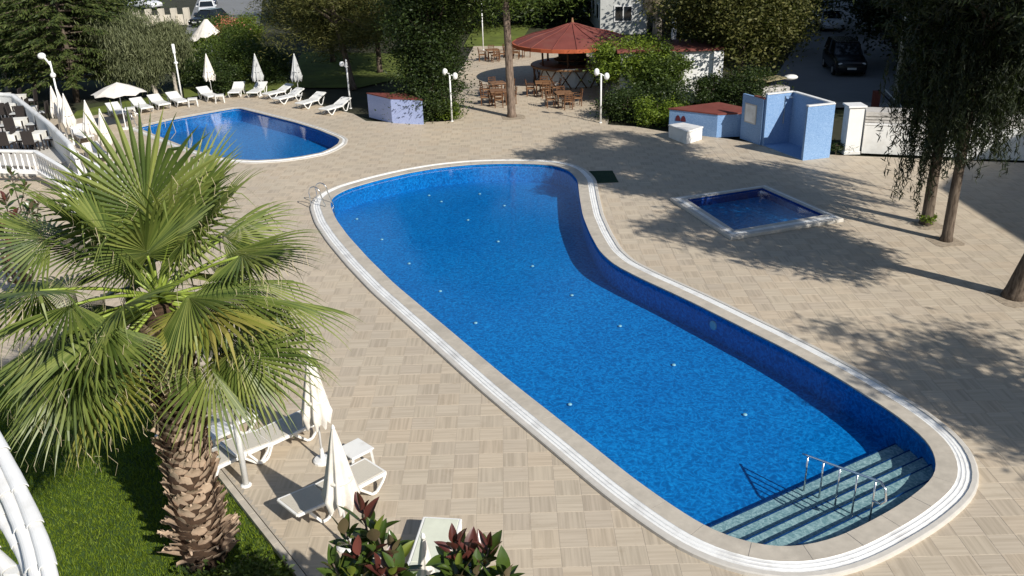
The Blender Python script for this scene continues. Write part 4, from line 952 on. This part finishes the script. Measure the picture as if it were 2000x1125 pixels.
# --- pines at the right edge that shade the deck (crowns mostly above the frame)
def weeping(label,px,h,r,cz,rzv,lean,n,strands,low,seed,tr=.17,leaf='lf_shade',clumps=46):
    rg=np.random.default_rng(seed); b=G(*px); t=thing('weeping_pine',label,'tree',(b.x,b.y,0),0,'weeping pines at the right of the deck'); cen=np.array([lean[0],lean[1],cz])
    random.seed(seed)
    tk=MB(); tk.tube([(0,0,-.1),(.02,.0,.2),(lean[0]*.12,lean[1]*.1,1.4),(lean[0]*.35,lean[1]*.32,cz*.5),(lean[0]*.8,lean[1]*.8,cz*.85),(lean[0],lean[1],cz+rzv*.6)],[tr*1.5,tr*1.1,tr,tr*.85,tr*.6,tr*.2],12)
    u=rg.normal(size=(clumps,3)); u/=np.linalg.norm(u,axis=1)[:,None]; P=u*(rg.uniform(.15,1,clumps)**.5)[:,None]*np.array([r,r,rzv])+cen
    for i in range(0,clumps,3): bough(tk,Vector((lean[0]*.7,lean[1]*.7,cz*rg.uniform(.7,1.05))),Vector(P[i]),tr*.35,tr*.07,k=4)
    ob('trunk',tk,M['barkd'],t,smooth=True)
    k=rg.integers(0,clumps,n); C=P[k]+rg.normal(size=(n,3))*np.array([.42,.42,.20]); dirs=rg.normal(size=(n,3)); dirs[:,2]-=.7
    keep=(C[:,2]>7.4)|(C[:,0]+b.x>11.9); C=C[keep]; dirs=dirs[keep]
    V,F=leaves(C,.32,.20,dirs,0,.3,rg)
    # hanging strands
    S=[]; 
    for (sx,sy,sz,ln,k2) in strands:
        for _ in range(k2):
            p=np.array([sx,sy,sz])+rg.normal(size=3)*np.array([.35,.35,.3]); L=ln*rg.uniform(.5,1.1); m=int(L/.035); q=np.linspace(0,1,m); dx,dy=rg.normal(0,.18,2)
            c=np.c_[p[0]+dx*q+rg.normal(0,.05,m),p[1]+dy*q+rg.normal(0,.05,m),p[2]-L*q]; S.append(c)
    if S:
        S=np.vstack(S); d=rg.normal(size=S.shape)*.55; d[:,2]-=1.; V2,F2=leaves(S,.22,.15,d,0,.3,rg); link('hanging_branches',mesh_np('hanging_branches',V2,F2),M[leaf],t)
    link('crown',mesh_np('crown',V,F),M[leaf],t); return t
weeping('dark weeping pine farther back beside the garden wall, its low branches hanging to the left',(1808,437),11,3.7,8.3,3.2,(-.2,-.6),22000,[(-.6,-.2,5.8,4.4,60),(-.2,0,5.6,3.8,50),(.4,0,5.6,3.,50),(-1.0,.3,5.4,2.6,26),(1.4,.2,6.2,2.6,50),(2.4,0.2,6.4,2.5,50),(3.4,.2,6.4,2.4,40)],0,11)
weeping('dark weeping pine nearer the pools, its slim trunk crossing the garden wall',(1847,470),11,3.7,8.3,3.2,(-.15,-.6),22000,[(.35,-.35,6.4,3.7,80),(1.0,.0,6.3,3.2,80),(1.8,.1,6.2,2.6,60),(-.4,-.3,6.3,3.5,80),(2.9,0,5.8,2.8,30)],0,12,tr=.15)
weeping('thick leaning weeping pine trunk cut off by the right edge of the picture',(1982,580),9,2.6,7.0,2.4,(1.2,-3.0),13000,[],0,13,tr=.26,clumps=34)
tree('pine_tree','pine crown outside the right edge that throws dappled shade on the near deck',(17.4,9.0),9,2.6,7.2,1.7,'lf_dark',9000,.26,'barkd',.22,asp=.25,clumps=34,cr=.36,seed=5)
tree('pine_tree','pine behind the weeping pair at the right, above the garden wall',(24.5,40.5),10,3.6,7.6,2.6,'lf_shade',26000,.26,'barkd',.2,asp=.22,clumps=60,seed=6)
tree('dark_tree','nearly black tree filling the top right corner beyond the wall',(24.,43.0),9,4.2,5.2,3.6,'lf_shade',34000,.24,'barkd',.2,clumps=70,seed=7)
tree('dark_tree','dark tree behind the street lamp on the right side of the street',(25.5,56.0),9,4.0,5.0,4.0,'lf_shade',26000,.28,'barkd',.2,clumps=60,seed=8)
# pine with the bare straight trunk in front of the bar
tree('stone_pine','tall pine with a bare straight trunk standing between the bar tables',G(1000,228),11,4.0,7.6,1.9,'lf_mid',26000,.24,'bark',.22,lean=(-.35,-.3),clumps=60,cr=.45,asp=.18,seed=9)
# --- layered conifer
def cedar(label,px,h,r,leaf,seed):
    rg=np.random.default_rng(seed); random.seed(seed); b=G(*px); t=thing('layered_conifer',label,'tree',(b.x,b.y,0)); tk=MB().tube([(0,0,-.1),(.1,0,2),(0,0,h)],[.2,.15,.03],10)
    C=[];Dr=[]
    z=1.4
    while z<h:
        nb=9; R0=r*(1-(z/h)**2.2*.75)*rg.uniform(.85,1.1); a0=rg.uniform(0,6.28)
        for k in range(nb):
            a=a0+2*math.pi*k/nb+rg.normal(0,.12); RR=R0*rg.uniform(.75,1.1); tip=Vector((math.cos(a)*RR,math.sin(a)*RR,z+.35*RR*rg.uniform(.0,.35)-.35)); tk.tube([(0,0,z),tuple(Vector((0,0,z)).lerp(tip,.5)+Vector((0,0,.12))),tuple(tip)],[.045,.03,.012],5,False)
            m=int(260*RR/r); q=rg.uniform(.2,1,m)**.7; side=rg.normal(0,.20,m)*(.4+.8*q)
            c=np.c_[math.cos(a)*RR*q-math.sin(a)*side,math.sin(a)*RR*q+math.cos(a)*side,z+(tip.z-z)*q+.12*np.sin(q*3.1)-np.abs(side)*.35+rg.normal(0,.045,m)]; C.append(c)
            Dr.append(np.c_[np.full(m,math.cos(a))-math.sin(a)*np.sign(side)*.8,np.full(m,math.sin(a))+math.cos(a)*np.sign(side)*.8,np.full(m,-.45)])
        z+=.40*rg.uniform(.85,1.15)
    C=np.vstack(C); V,F=leaves(C,.26,.28,np.vstack(Dr),.8,.3,rg); ob('trunk',tk,M['barkd'],t,smooth=True); link('crown',mesh_np('crown',V,F),M[leaf],t)
cedar('dark layered conifer behind the closed umbrellas at the top left',(150,196),9,4.2,'lf_ceder',21)
cedar('dark layered conifer beside the olive tree, right of the taller one',(215,176),8.5,2.8,'lf_ceder',22)
tree('broadleaf_tree','green leafy tree with forked pale trunk at the far left edge',G(17,178),8,3.4,5.2,3.2,'lf_mid',26000,.17,'barkp',.16,clumps=60,seed=31)
tree('dark_tree','dark bushy tree behind the terrace at the left edge',G(70,172),7,3.0,3.6,3.2,'lf_dark',20000,.2,'barkd',.14,clumps=60,seed=32)
tree('olive_tree','grey green feathery olive tree left of the single lamp post',G(308,192),5,1.9,2.8,1.8,'lf_olive',30000,.26,'barkp',.15,asp=.16,clumps=50,cr=.5,hang=.5,lean=(-.9,.2),seed=33)
tree('olive_tree','smaller grey green olive tree behind the single lamp post',G(345,182),4.4,1.25,2.8,1.4,'lf_olive',18000,.24,'barkp',.11,asp=.16,clumps=34,cr=.5,hang=.4,seed=34)
# shrubs behind the far loungers
sh=[('bright green shrub below the tilted white umbrella',(396,128),1.1,1.2,'lf_bright'),('mid green shrub right of the tilted umbrella post',(455,150),1.5,1.5,'lf_mid'),('dark green rounded shrub left of the grey closed umbrellas',(478,158),1.4,1.3,'lf_mid'),('yellow green shrub at the roadside fence',(487,92),1.2,1.2,'lf_bright'),('dark leafy shrub behind the small side table',(435,176),1.1,.8,'lf_dark'),('low dark shrub behind the white closed umbrella',(385,168),1.3,1.2,'lf_dark'),('green shrub between the two grey closed umbrellas',(530,158),1.5,1.2,'lf_dark'),('leafy green shrub at the fence left of the pink flowers',(432,84),1.5,1.1,'lf_mid')]
for i,(L,px,r,hz,lf) in enumerate(sh): tree('shrub',L,G(*px),2*hz,r,hz,hz,lf,9000,.12,'barkd',.04,clumps=26,cat='shrub',seed=40+i,group='garden shrubs behind the loungers')
tree('flowering_shrub','shrub with coral pink flowers by the back road fence',G(460,92),2,1.5,1.3,.9,'flower',2600,.12,'barkd',.04,clumps=22,cat='shrub',seed=52)
tree('shrub','green foliage beneath the coral pink flowers',G(461,96),2,1.7,.9,.9,'lf_mid',8000,.12,'barkd',.04,clumps=26,cat='shrub',seed=53)
# brown-green pine and the dark trees in the middle
tree('pine_tree','brown green spreading pine behind the right row of loungers',G(690,172),9,3.5,5.0,3.0,'lf_brown',46000,.26,'barkd',.2,lean=(-1.2,0.6),asp=.16,clumps=80,cr=.42,seed=60)
tree('pine_tree','second brown green pine leaning over the grey umbrellas',G(650,120),9,3.0,4.6,3.0,'lf_brown',34000,.26,'barkd',.18,asp=.16,clumps=60,cr=.42,seed=61)
tree('dark_tree','dark tree between the brown pine and the ivy covered tree',G(742,140),9,3.7,5.3,3.2,'lf_dark',36000,.20,'barkd',.18,clumps=70,seed=62)
tree('dark_tree','dark shady tree far behind the lilac box',G(705,90),9,3.4,4.4,3.5,'lf_dark',26000,.22,'barkd',.18,clumps=60,seed=63)
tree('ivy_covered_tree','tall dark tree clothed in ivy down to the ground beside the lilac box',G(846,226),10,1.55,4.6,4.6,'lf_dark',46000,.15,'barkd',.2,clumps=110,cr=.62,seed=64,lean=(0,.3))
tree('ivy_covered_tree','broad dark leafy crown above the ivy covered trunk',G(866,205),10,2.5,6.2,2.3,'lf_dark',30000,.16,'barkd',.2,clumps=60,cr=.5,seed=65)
tree('shrub','small bright yellow green bush at the foot of the left double lamp post',G(876,232),1,.55,.5,.5,'lf_bright',2600,.10,'barkd',.03,clumps=12,cat='shrub',seed=66)
tree('shrub','dark ivy bush filling the foot of the ivy covered tree',G(835,228),2,1.5,1.1,1.2,'lf_dark',9000,.13,'barkd',.04,clumps=26,cat='shrub',seed=67)
# background belt
bgt=[((905,62),4.2,'lf_mid'),((985,40),4.4,'lf_mid'),((1060,46),4.2,'lf_dark'),((1100,36),3.8,'lf_mid'),((640,42),4.6,'lf_dark'),((760,36),4.6,'lf_dark'),((845,30),4.8,'lf_dark'),((1372,30),4.0,'lf_dark'),((1395,66),4.0,'lf_brown'),((1420,62),4.8,'lf_mid'),((1490,46),5.0,'lf_dark'),((120,60),5.0,'lf_dark'),((30,70),5.0,'lf_dark'),((205,50),4.4,'lf_mid'),((1060,0),5.5,'lf_dark'),((1300,10),5.5,'lf_dark'),((700,-5),6,'lf_dark'),((900,-5),6,'lf_mid')]
for i,(px,r,lf) in enumerate(bgt):
    b=G(*px); where=['beyond the bar','on the left side of the garden','behind the dry palm']; w_='behind the bar' if 880<px[0]<1200 else ('at the top left' if px[0]<300 else ('in the middle of the garden' if px[0]<880 else 'by the dry palm'))
    tone={'lf_mid':'mid green','lf_dark':'dark green','lf_brown':'brownish green'}[lf]; ordn=['broad','tall','rounded','full','bushy','wide','loose','dense','leafy','spreading'][i%10]
    tree('background_tree','%s %s background tree %s, %s'%(ordn,tone,w_,['nearer the deck','farther off','standing apart','in the rear row'][i%4]),b,8,r,r*.95,r*.95,lf,14000,.30,'barkd',.18,clumps=54,seed=80+i,group='background trees around the garden')
# big shrubs right of the bar
tree('bushy_tree','large bright green bushy tree right of the round bar',G(1236,194),4,2.1,2.0,1.15,'lf_bright',34000,.17,'barkd',.12,clumps=70,cr=.42,asp=.35,seed=110)
tree('bushy_tree','bright green bushy tree in front of the white service building',G(1290,206),4,1.3,1.7,1.1,'lf_mid',24000,.17,'barkd',.12,clumps=60,cr=.42,asp=.35,seed=111)
for i,(L,px,r,hz,lf) in enumerate([('low dark shrub right of the round headed lamp post',(1225,232),1.2,.7,'lf_dark'),('low bright shrub left of the blue pump housing',(1283,238),1.05,.55,'lf_bright'),('dark low shrub behind the blue pump housing',(1290,222),1.4,.8,'lf_dark'),('dark shrub beside the service building wall',(1392,212),1.0,.8,'lf_dark'),('climbing dark shrub behind the blue notice wall',(1462,214),1.4,1.0,'lf_dark')]):
    tree('shrub',L,G(*px),2*hz,r,hz,hz,lf,7000,.12,'barkd',.04,clumps=26,cat='shrub',seed=115+i,group='low shrubs by the service building')
tree('broadleaf_tree','large brown green tree between the service building and the street',G(1445,186),8,3.6,4.6,2.9,'lf_brown',46000,.19,'barkd',.18,lean=(-.3,.4),clumps=90,cr=.40,seed=121)
tree('broadleaf_tree','tall dark tree behind the red roofed service building',G(1400,120),9,2.9,4.6,3.2,'lf_dark',34000,.2,'barkd',.18,clumps=70,seed=122)
tree('broadleaf_tree','tree overhanging the left side of the shaded street',G(1530,100),8,3.0,4.8,3.0,'lf_brown',26000,.2,'barkd',.18,clumps=60,seed=123)
tree('dark_tree','dark tree at the far right side of the shaded street',G(1745,60),9,4.4,5,4,'lf_shade',24000,.3,'barkd',.2,clumps=60,seed=124)
# --- sago palm (feather leaves) and dry palm
def feather_palm(name,label,base,h,n,L,leaf,droop,seed,stem=.16,drybark='bark'):
    rg=np.random.default_rng(seed); t=thing(name,label,'palm',base); ob('trunk',MB().tube([(0,0,-.05),(0,0,h*.5),(0,0,h)],[stem*1.3,stem,stem*.9],10),M[drybark],t,smooth=True)
    for k in range(n):
        a=2.4*k+rg.normal(0,.1); el=R(80)-R(105)*k/n; p=Vector((0,0,h)); d=Vector((math.cos(a)*math.cos(el),math.sin(a)*math.cos(el),math.sin(el))); V=[];F=[]
        N=22
        for i in range(N):
            q=p+d*(L/N); side=d.cross(Vector((0,0,1))).normalized(); lw=L*.24*math.sin(math.pi*min(1,(i+2)/(N+1)))+.04
            for s in (-1,1):
                tip=p.lerp(q,.5)+side*s*lw+d*lw*.5+Vector((0,0,-lw*.25)); j=len(V); V+=[tuple(p),tuple(q),tuple(tip)]; F.append((j,j+1,j+2))
            p=q; d=(d+Vector((0,0,-droop))).normalized()
        link('frond',mesh_np('frond',V,F),M[leaf],t)
    return t
feather_palm('sago_palm','sago palm with arching feather leaves under the bright bushes',G(1243,214),.9,22,1.3,'lf_mid',.07,131)
feather_palm('sago_palm','small sago palm next to the round headed lamp post',G(1212,212),.5,16,.9,'lf_dark',.09,132)
feather_palm('dry_palm','palm with a skirt of dry hanging fronds behind the red roof',G(1283,84),4.2,34,2.6,'lf_dry',.19,133,.32,'barkp')
t=thing('chimney_pot','white vent pipe standing on the roof right of the dry palm','vent',G(1315,86)); ob('pipe',MB().tube([(0,0,0),(0,0,3.9)],.2,12),M['white_paint'],t); ob('cap',MB().lathe([(.42,3.95),(.42,4.05),(.1,4.12)],12),M['iron'],t)
# --- the big fan palm
def fan_frond(t,cr,az,el,Lp,Rb,leaf,rg,spread=R(150),nseg=46,tw=None,joined=.42,soft=1.):
    d=Vector((math.cos(az)*math.cos(el),math.sin(az)*math.cos(el),math.sin(el))); p=Vector(cr); pts=[tuple(p)]; dd=d.copy()
    for i in range(6):
        dd=(dd+Vector((0,0,-.035-.03*math.cos(el)))).normalized(); p=p+dd*(Lp/6); pts.append(tuple(p))
    side=dd.cross(Vector((0,0,1)))
    if side.length<.1: side=Vector((-math.sin(az),math.cos(az),0))
    side.normalize(); nrm=side.cross(dd).normalized()
    tw=rg.normal(0,.4) if tw is None else tw; side,nrm=(side*math.cos(tw)+nrm*math.sin(tw)),(nrm*math.cos(tw)-side*math.sin(tw))
    fr=ob('frond',MB().tube(pts,[.034,.03,.027,.024,.022,.02,.016],6),M['palm_st'],t,smooth=True)
    if el<R(48) and joined<.5: spread=R(112)+rg.normal(0,.12); nseg=38
    V=[];F=[]; hub=Vector(pts[-1]); S=10; TV=[];TF=[]
    for k in range(nseg):
        th=-spread+2*spread*k/(nseg-1); wd=2*spread/(nseg-1)*.5
        Ls=Rb*(.97-.24*(abs(th)/spread)**2+rg.normal(0,.035)); costa=.16*math.cos(th*.5)
        g=rg.uniform(.55,1.25); broken=rg.random()<.10; q=hub+dd*costa*(1-abs(th)/spread)
        dirv=(dd*math.cos(th)+side*math.sin(th)); dirv=(dirv+nrm*(.22 if el>R(48) else -.42)*abs(math.sin(th))).normalized(); idx=[]; zz=Vector((0,0,-1)); tang=(side*math.cos(th)-dd*math.sin(th)).normalized()
        cur=q.copy(); dv=dirv.copy()
        for i in range(S+1):
            u=i/S; r=Ls*u
            hw=max(.0015,wd*min(r,Ls*joined)*(1.0 if u<joined else max(.05,1-((u-joined)/(1-joined))**1.15*1.0)))
            pl=hw*.55*(1 if k%2 else 1)
            ce=cur
            V+= [tuple(ce-tang*hw-nrm*pl),tuple(ce+nrm*pl*.6),tuple(ce+tang*hw-nrm*pl)]
            b_=len(V)-3; idx.append(b_)
            if i<S:
                dr=.006+.13*soft*max(0,u-.36)**1.15*g+(.35 if broken and .5<u<.72 else 0)
                dv=(dv+zz*dr*2.2).normalized(); cur=cur+dv*(Ls/S)
        for i in range(S):
            a,b=idx[i],idx[i+1]; F+=[(a,a+1,b+1,b),(a+1,a+2,b+2,b+1)]
        if rg.random()<.45:
            tp_=Vector(V[idx[-2]+1]); e=tp_+Vector(rg.normal(0,.05,3))+Vector((0,0,-rg.uniform(.08,.28))); m_=tp_.lerp(e,.5)+Vector(rg.normal(0,.03,3)); j=len(TV)
            for pp_ in (tp_,m_,e): TV+=[tuple(pp_-tang*.003),tuple(pp_+tang*.003)]
            TF+=[(j,j+1,j+3,j+2),(j+2,j+3,j+5,j+4)]
    link('blade',mesh_np('blade',V,F),M[leaf],fr)
    if TV: link('thread',mesh_np('thread',TV,TF),M['strand'],fr,kind='stuff')
pb=Vector((-5.36,12.15,0)); pc=Vector((.10,.02,4.72))
palm=thing('fan_palm','big fan palm with a shaggy leaf scarred trunk on the lawn at the left','palm',pb)
ob('trunk',MB().tube([(0,0,-.1),(.0,0,.5),(.04,0,2),(.08,.01,3.6),(.1,.02,4.7)],[.38,.35,.32,.30,.20],20),M['fibre'],palm,smooth=True)
rgp=np.random.default_rng(77)
bm=MB(); K=6; vs=[]
for j,(x,w_,z,o_) in enumerate([(0,.085,0,0),(0,.095,.08,.03),(0,.085,.16,.075),(0,.055,.225,.125),(0,.022,.27,.165)]):
    for s in (-1,-.5,0,.5,1): vs.append((o_-.03*abs(s)**2,s*w_,z-.02*abs(s)))
fs=[(j*5+k,j*5+k+1,(j+1)*5+k+1,(j+1)*5+k) for j in range(4) for k in range(4)]
bm.add(vs,fs); bme=[]
for v in range(5):
    rr=random.Random(v); m2=MB(); m2.add([(x+rr.uniform(-.008,.012),y*rr.uniform(.85,1.15),z*rr.uniform(.85,1.2)) for x,y,z in vs],fs); me=m2.mesh('leaf_base'); me.materials.append(M['boot']); me.polygons.foreach_set('use_smooth',[True]*len(me.polygons)); bme.append(me)
nb=296
for i in range(nb):
    u=i/nb; z=.03+4.3*u; a=i*2.39996; r=.37-.05*min(1,u*1.5)
    o=bpy.data.objects.new('leaf_base',bme[i%5]); COL.objects.link(o); o.parent=palm
    sp=1.75-.35*u; low=max(0,1-u/.22)
    o.location=(math.cos(a)*(r-.015)+.1*u,math.sin(a)*(r-.015)+.02*u,z); o.rotation_euler=(rgp.normal(0,.13),R(10)+rgp.normal(0,.14)+low*R(14),a+rgp.normal(0,.12)); s=rgp.uniform(.8,1.2); o.scale=(s*(.62+.7*low),s*1.2,s*(.85+.3*low))
# frond layout: (azimuth deg, elevation deg, petiole, blade)
lay=[]
for k in range(8): lay.append((k*45+10,60+rgp.uniform(-8,10),1.1,1.25))
for k in range(12): lay.append((k*30+5,36+rgp.uniform(-8,8),1.4+rgp.uniform(-.15,.2),1.32))
for k in range(13): lay.append((k*27.7+16,12+rgp.uniform(-9,9),1.45+rgp.uniform(-.2,.2),1.38))
for k in range(10): lay.append((k*36+24,-8+rgp.uniform(-8,5),1.45,1.35))
for az in (150,180,5,335,100,60,215): lay.append((az,-34+rgp.uniform(-6,6),1.25,1.3))
for az,el in ((198,-14),(228,-20),(252,-16),(205,2),(240,8),(330,-12)): lay.append((az,el,1.35,1.42))
for k,(az,el,lp,rb) in enumerate(lay):
    if 66<az%360<116 and 20<el<75: continue
    if 268<az%360<322 and el<20: continue
    fan_frond(palm,pc+Vector((0,0,.12*math.sin(R(el)))),R(az)+rgp.normal(0,.08),R(el),lp*rgp.uniform(.9,1.1),rb*rgp.uniform(.9,1.06),'palm_y' if (k%7==3 and el<25) else 'palm',rgp)
fan_frond(palm,pc+Vector((0,0,.1)),R(98),R(80),1.15,1.55,'palm',rgp,R(158),52,.0,.56,.45)
fan_frond(palm,pc+Vector((0,0,.1)),R(60),R(62),1.25,1.4,'palm',rgp,R(150),48,.1,.5,.6)
fan_frond(palm,pc,R(-40),R(24),1.2,1.4,'palm_y',rgp,R(150),48,.0,.5,.8)
# --- rubber plant leaves near the camera and at the left
def leafmesh(name,L,W,m,fold=.18,curl=.12):
    N=7; vs=[]
    for i in range(N+1):
        u=i/N; w_=W*math.sin(math.pi*u**.85)**.8*(1-.15*u) if 0<u<1 else .002
        for s in (-1,-.5,0,.5,1): vs.append((L*u,s*w_,abs(s)*fold*w_*2-curl*L*u*u))
    fs=[(i*5+k,(i+1)*5+k,(i+1)*5+k+1,i*5+k+1) for i in range(N) for k in range(4)]
    me=MB().add(vs,fs).mesh(name); me.materials.append(M[m]); me.polygons.foreach_set('use_smooth',[True]*len(me.polygons)); return me
def rubber(label,base,heads,n_leaf,L,seed,mats=('ficus','ficus','ficus_red','ficus_lime')):
    rg=np.random.default_rng(seed); random.seed(seed); t=thing('rubber_plant',label,'plant',(base[0],base[1],0)); B=Vector((base[0],base[1],0)); st=MB(); ms=[leafmesh('leaf',L*f,L*.245*f,m,fo,cu) for m in mats for f,fo,cu in ((1,.18,.12),(.85,.3,.2),(1.1,.12,.05))]
    tot=0
    for hpos in heads:
        H=Vector(hpos)-B; r0=Vector((rg.normal(0,.08),rg.normal(0,.08),0)); pts=bough(st,r0,H,.035,.012,k=6,wig=.08)
        young=rg.random()<.55; a0=rg.uniform(0,6.28)
        for k in range(n_leaf):
            u=k/n_leaf; a=a0+k*2.4; el=R(78)-R(110)*u+rg.normal(0,.15); p=H-(H-r0).normalized()*(.62*L*3.0*u)+Vector(rg.normal(0,.012,3))
            mi=(6+k%3) if (young and k<5) else (9+k%3 if rg.random()<.16 else k%3)
            o=bpy.data.objects.new('leaf',ms[mi]); COL.objects.link(o); o.parent=t; o.location=p+Vector((math.cos(a),math.sin(a),0))*.03; s=rg.uniform(.72,1.12)*(.75+.3*min(1,u*3)); o.scale=(s,s,s)
            o.rotation_euler=(rg.normal(0,.25),-el,a+rg.normal(0,.1)); tot+=1
    ob('stem',st,M['barkd'],t,smooth=True); return tot
hp=[(708,1010,3.5),(735,1055,3.4),(672,1050,3.4),(770,1085,3.3),(700,1095,3.3),(770,1128,3.2),(892,1074,3.4),(915,1095,3.3),(955,1085,3.35),(895,1130,3.2),(650,1115,3.2),(745,1130,3.2),(935,1130,3.2),(850,1185,3.0),(990,1140,3.2),(900,1145,3.1),(690,1140,3.1)]
H=[G(x,y-14,z) for x,y,z in hp]; bx=G(800,1190,2.)
rubber('rubber plant with big glossy green and maroon leaves at the bottom centre',(bx.x,bx.y-.2),H,16,.37,201)
hp=[(20,335,3.2),(50,360,3.1),(10,385,3.1),(60,405,3.0),(30,420,3.0),(75,390,2.9),(5,440,2.9),(45,455,2.8),(20,480,2.7),(70,440,2.8),(-20,360,3.2),(-20,430,3),(50,490,2.6),(15,510,2.5),(-10,480,2.7),(80,470,2.6)]
H=[G(x,y,z) for x,y,z in hp]; bx=G(20,470,1.5)
rubber('dark rubber plant with reddish leaves at the left edge behind the palm',(bx.x,bx.y),H,18,.30,202,('ficus','ficus','ficus_red','ficus'))
rg=rng
# low plants at the palm's foot and under the rubber plant
for i,(L,p,r,lf) in enumerate([('low leafy ground plants right of the palm foot',(-4.3,10.9),.7,'lf_mid'),('dark low plants in front of the palm foot',(-5.3,10.4),.8,'lf_dark')]): tree('low_plant',L,p,.5,r,.12,.14,lf,3500,.10,'barkd',.02,clumps=20,cat='plant',seed=150+i)
tree('low_plant','tuft of dry weeds at the foot of the white garden wall pillar',G(1632,300),.5,.55,.12,.12,'lf_dark',900,.2,'barkd',.02,clumps=10,asp=.1,cat='plant',seed=160)
tree('low_plant','small green sprouts at the foot of the farther weeping pine',G(1812,440),.5,.3,.15,.14,'lf_bright',500,.09,'barkd',.02,clumps=8,cat='plant',seed=161)
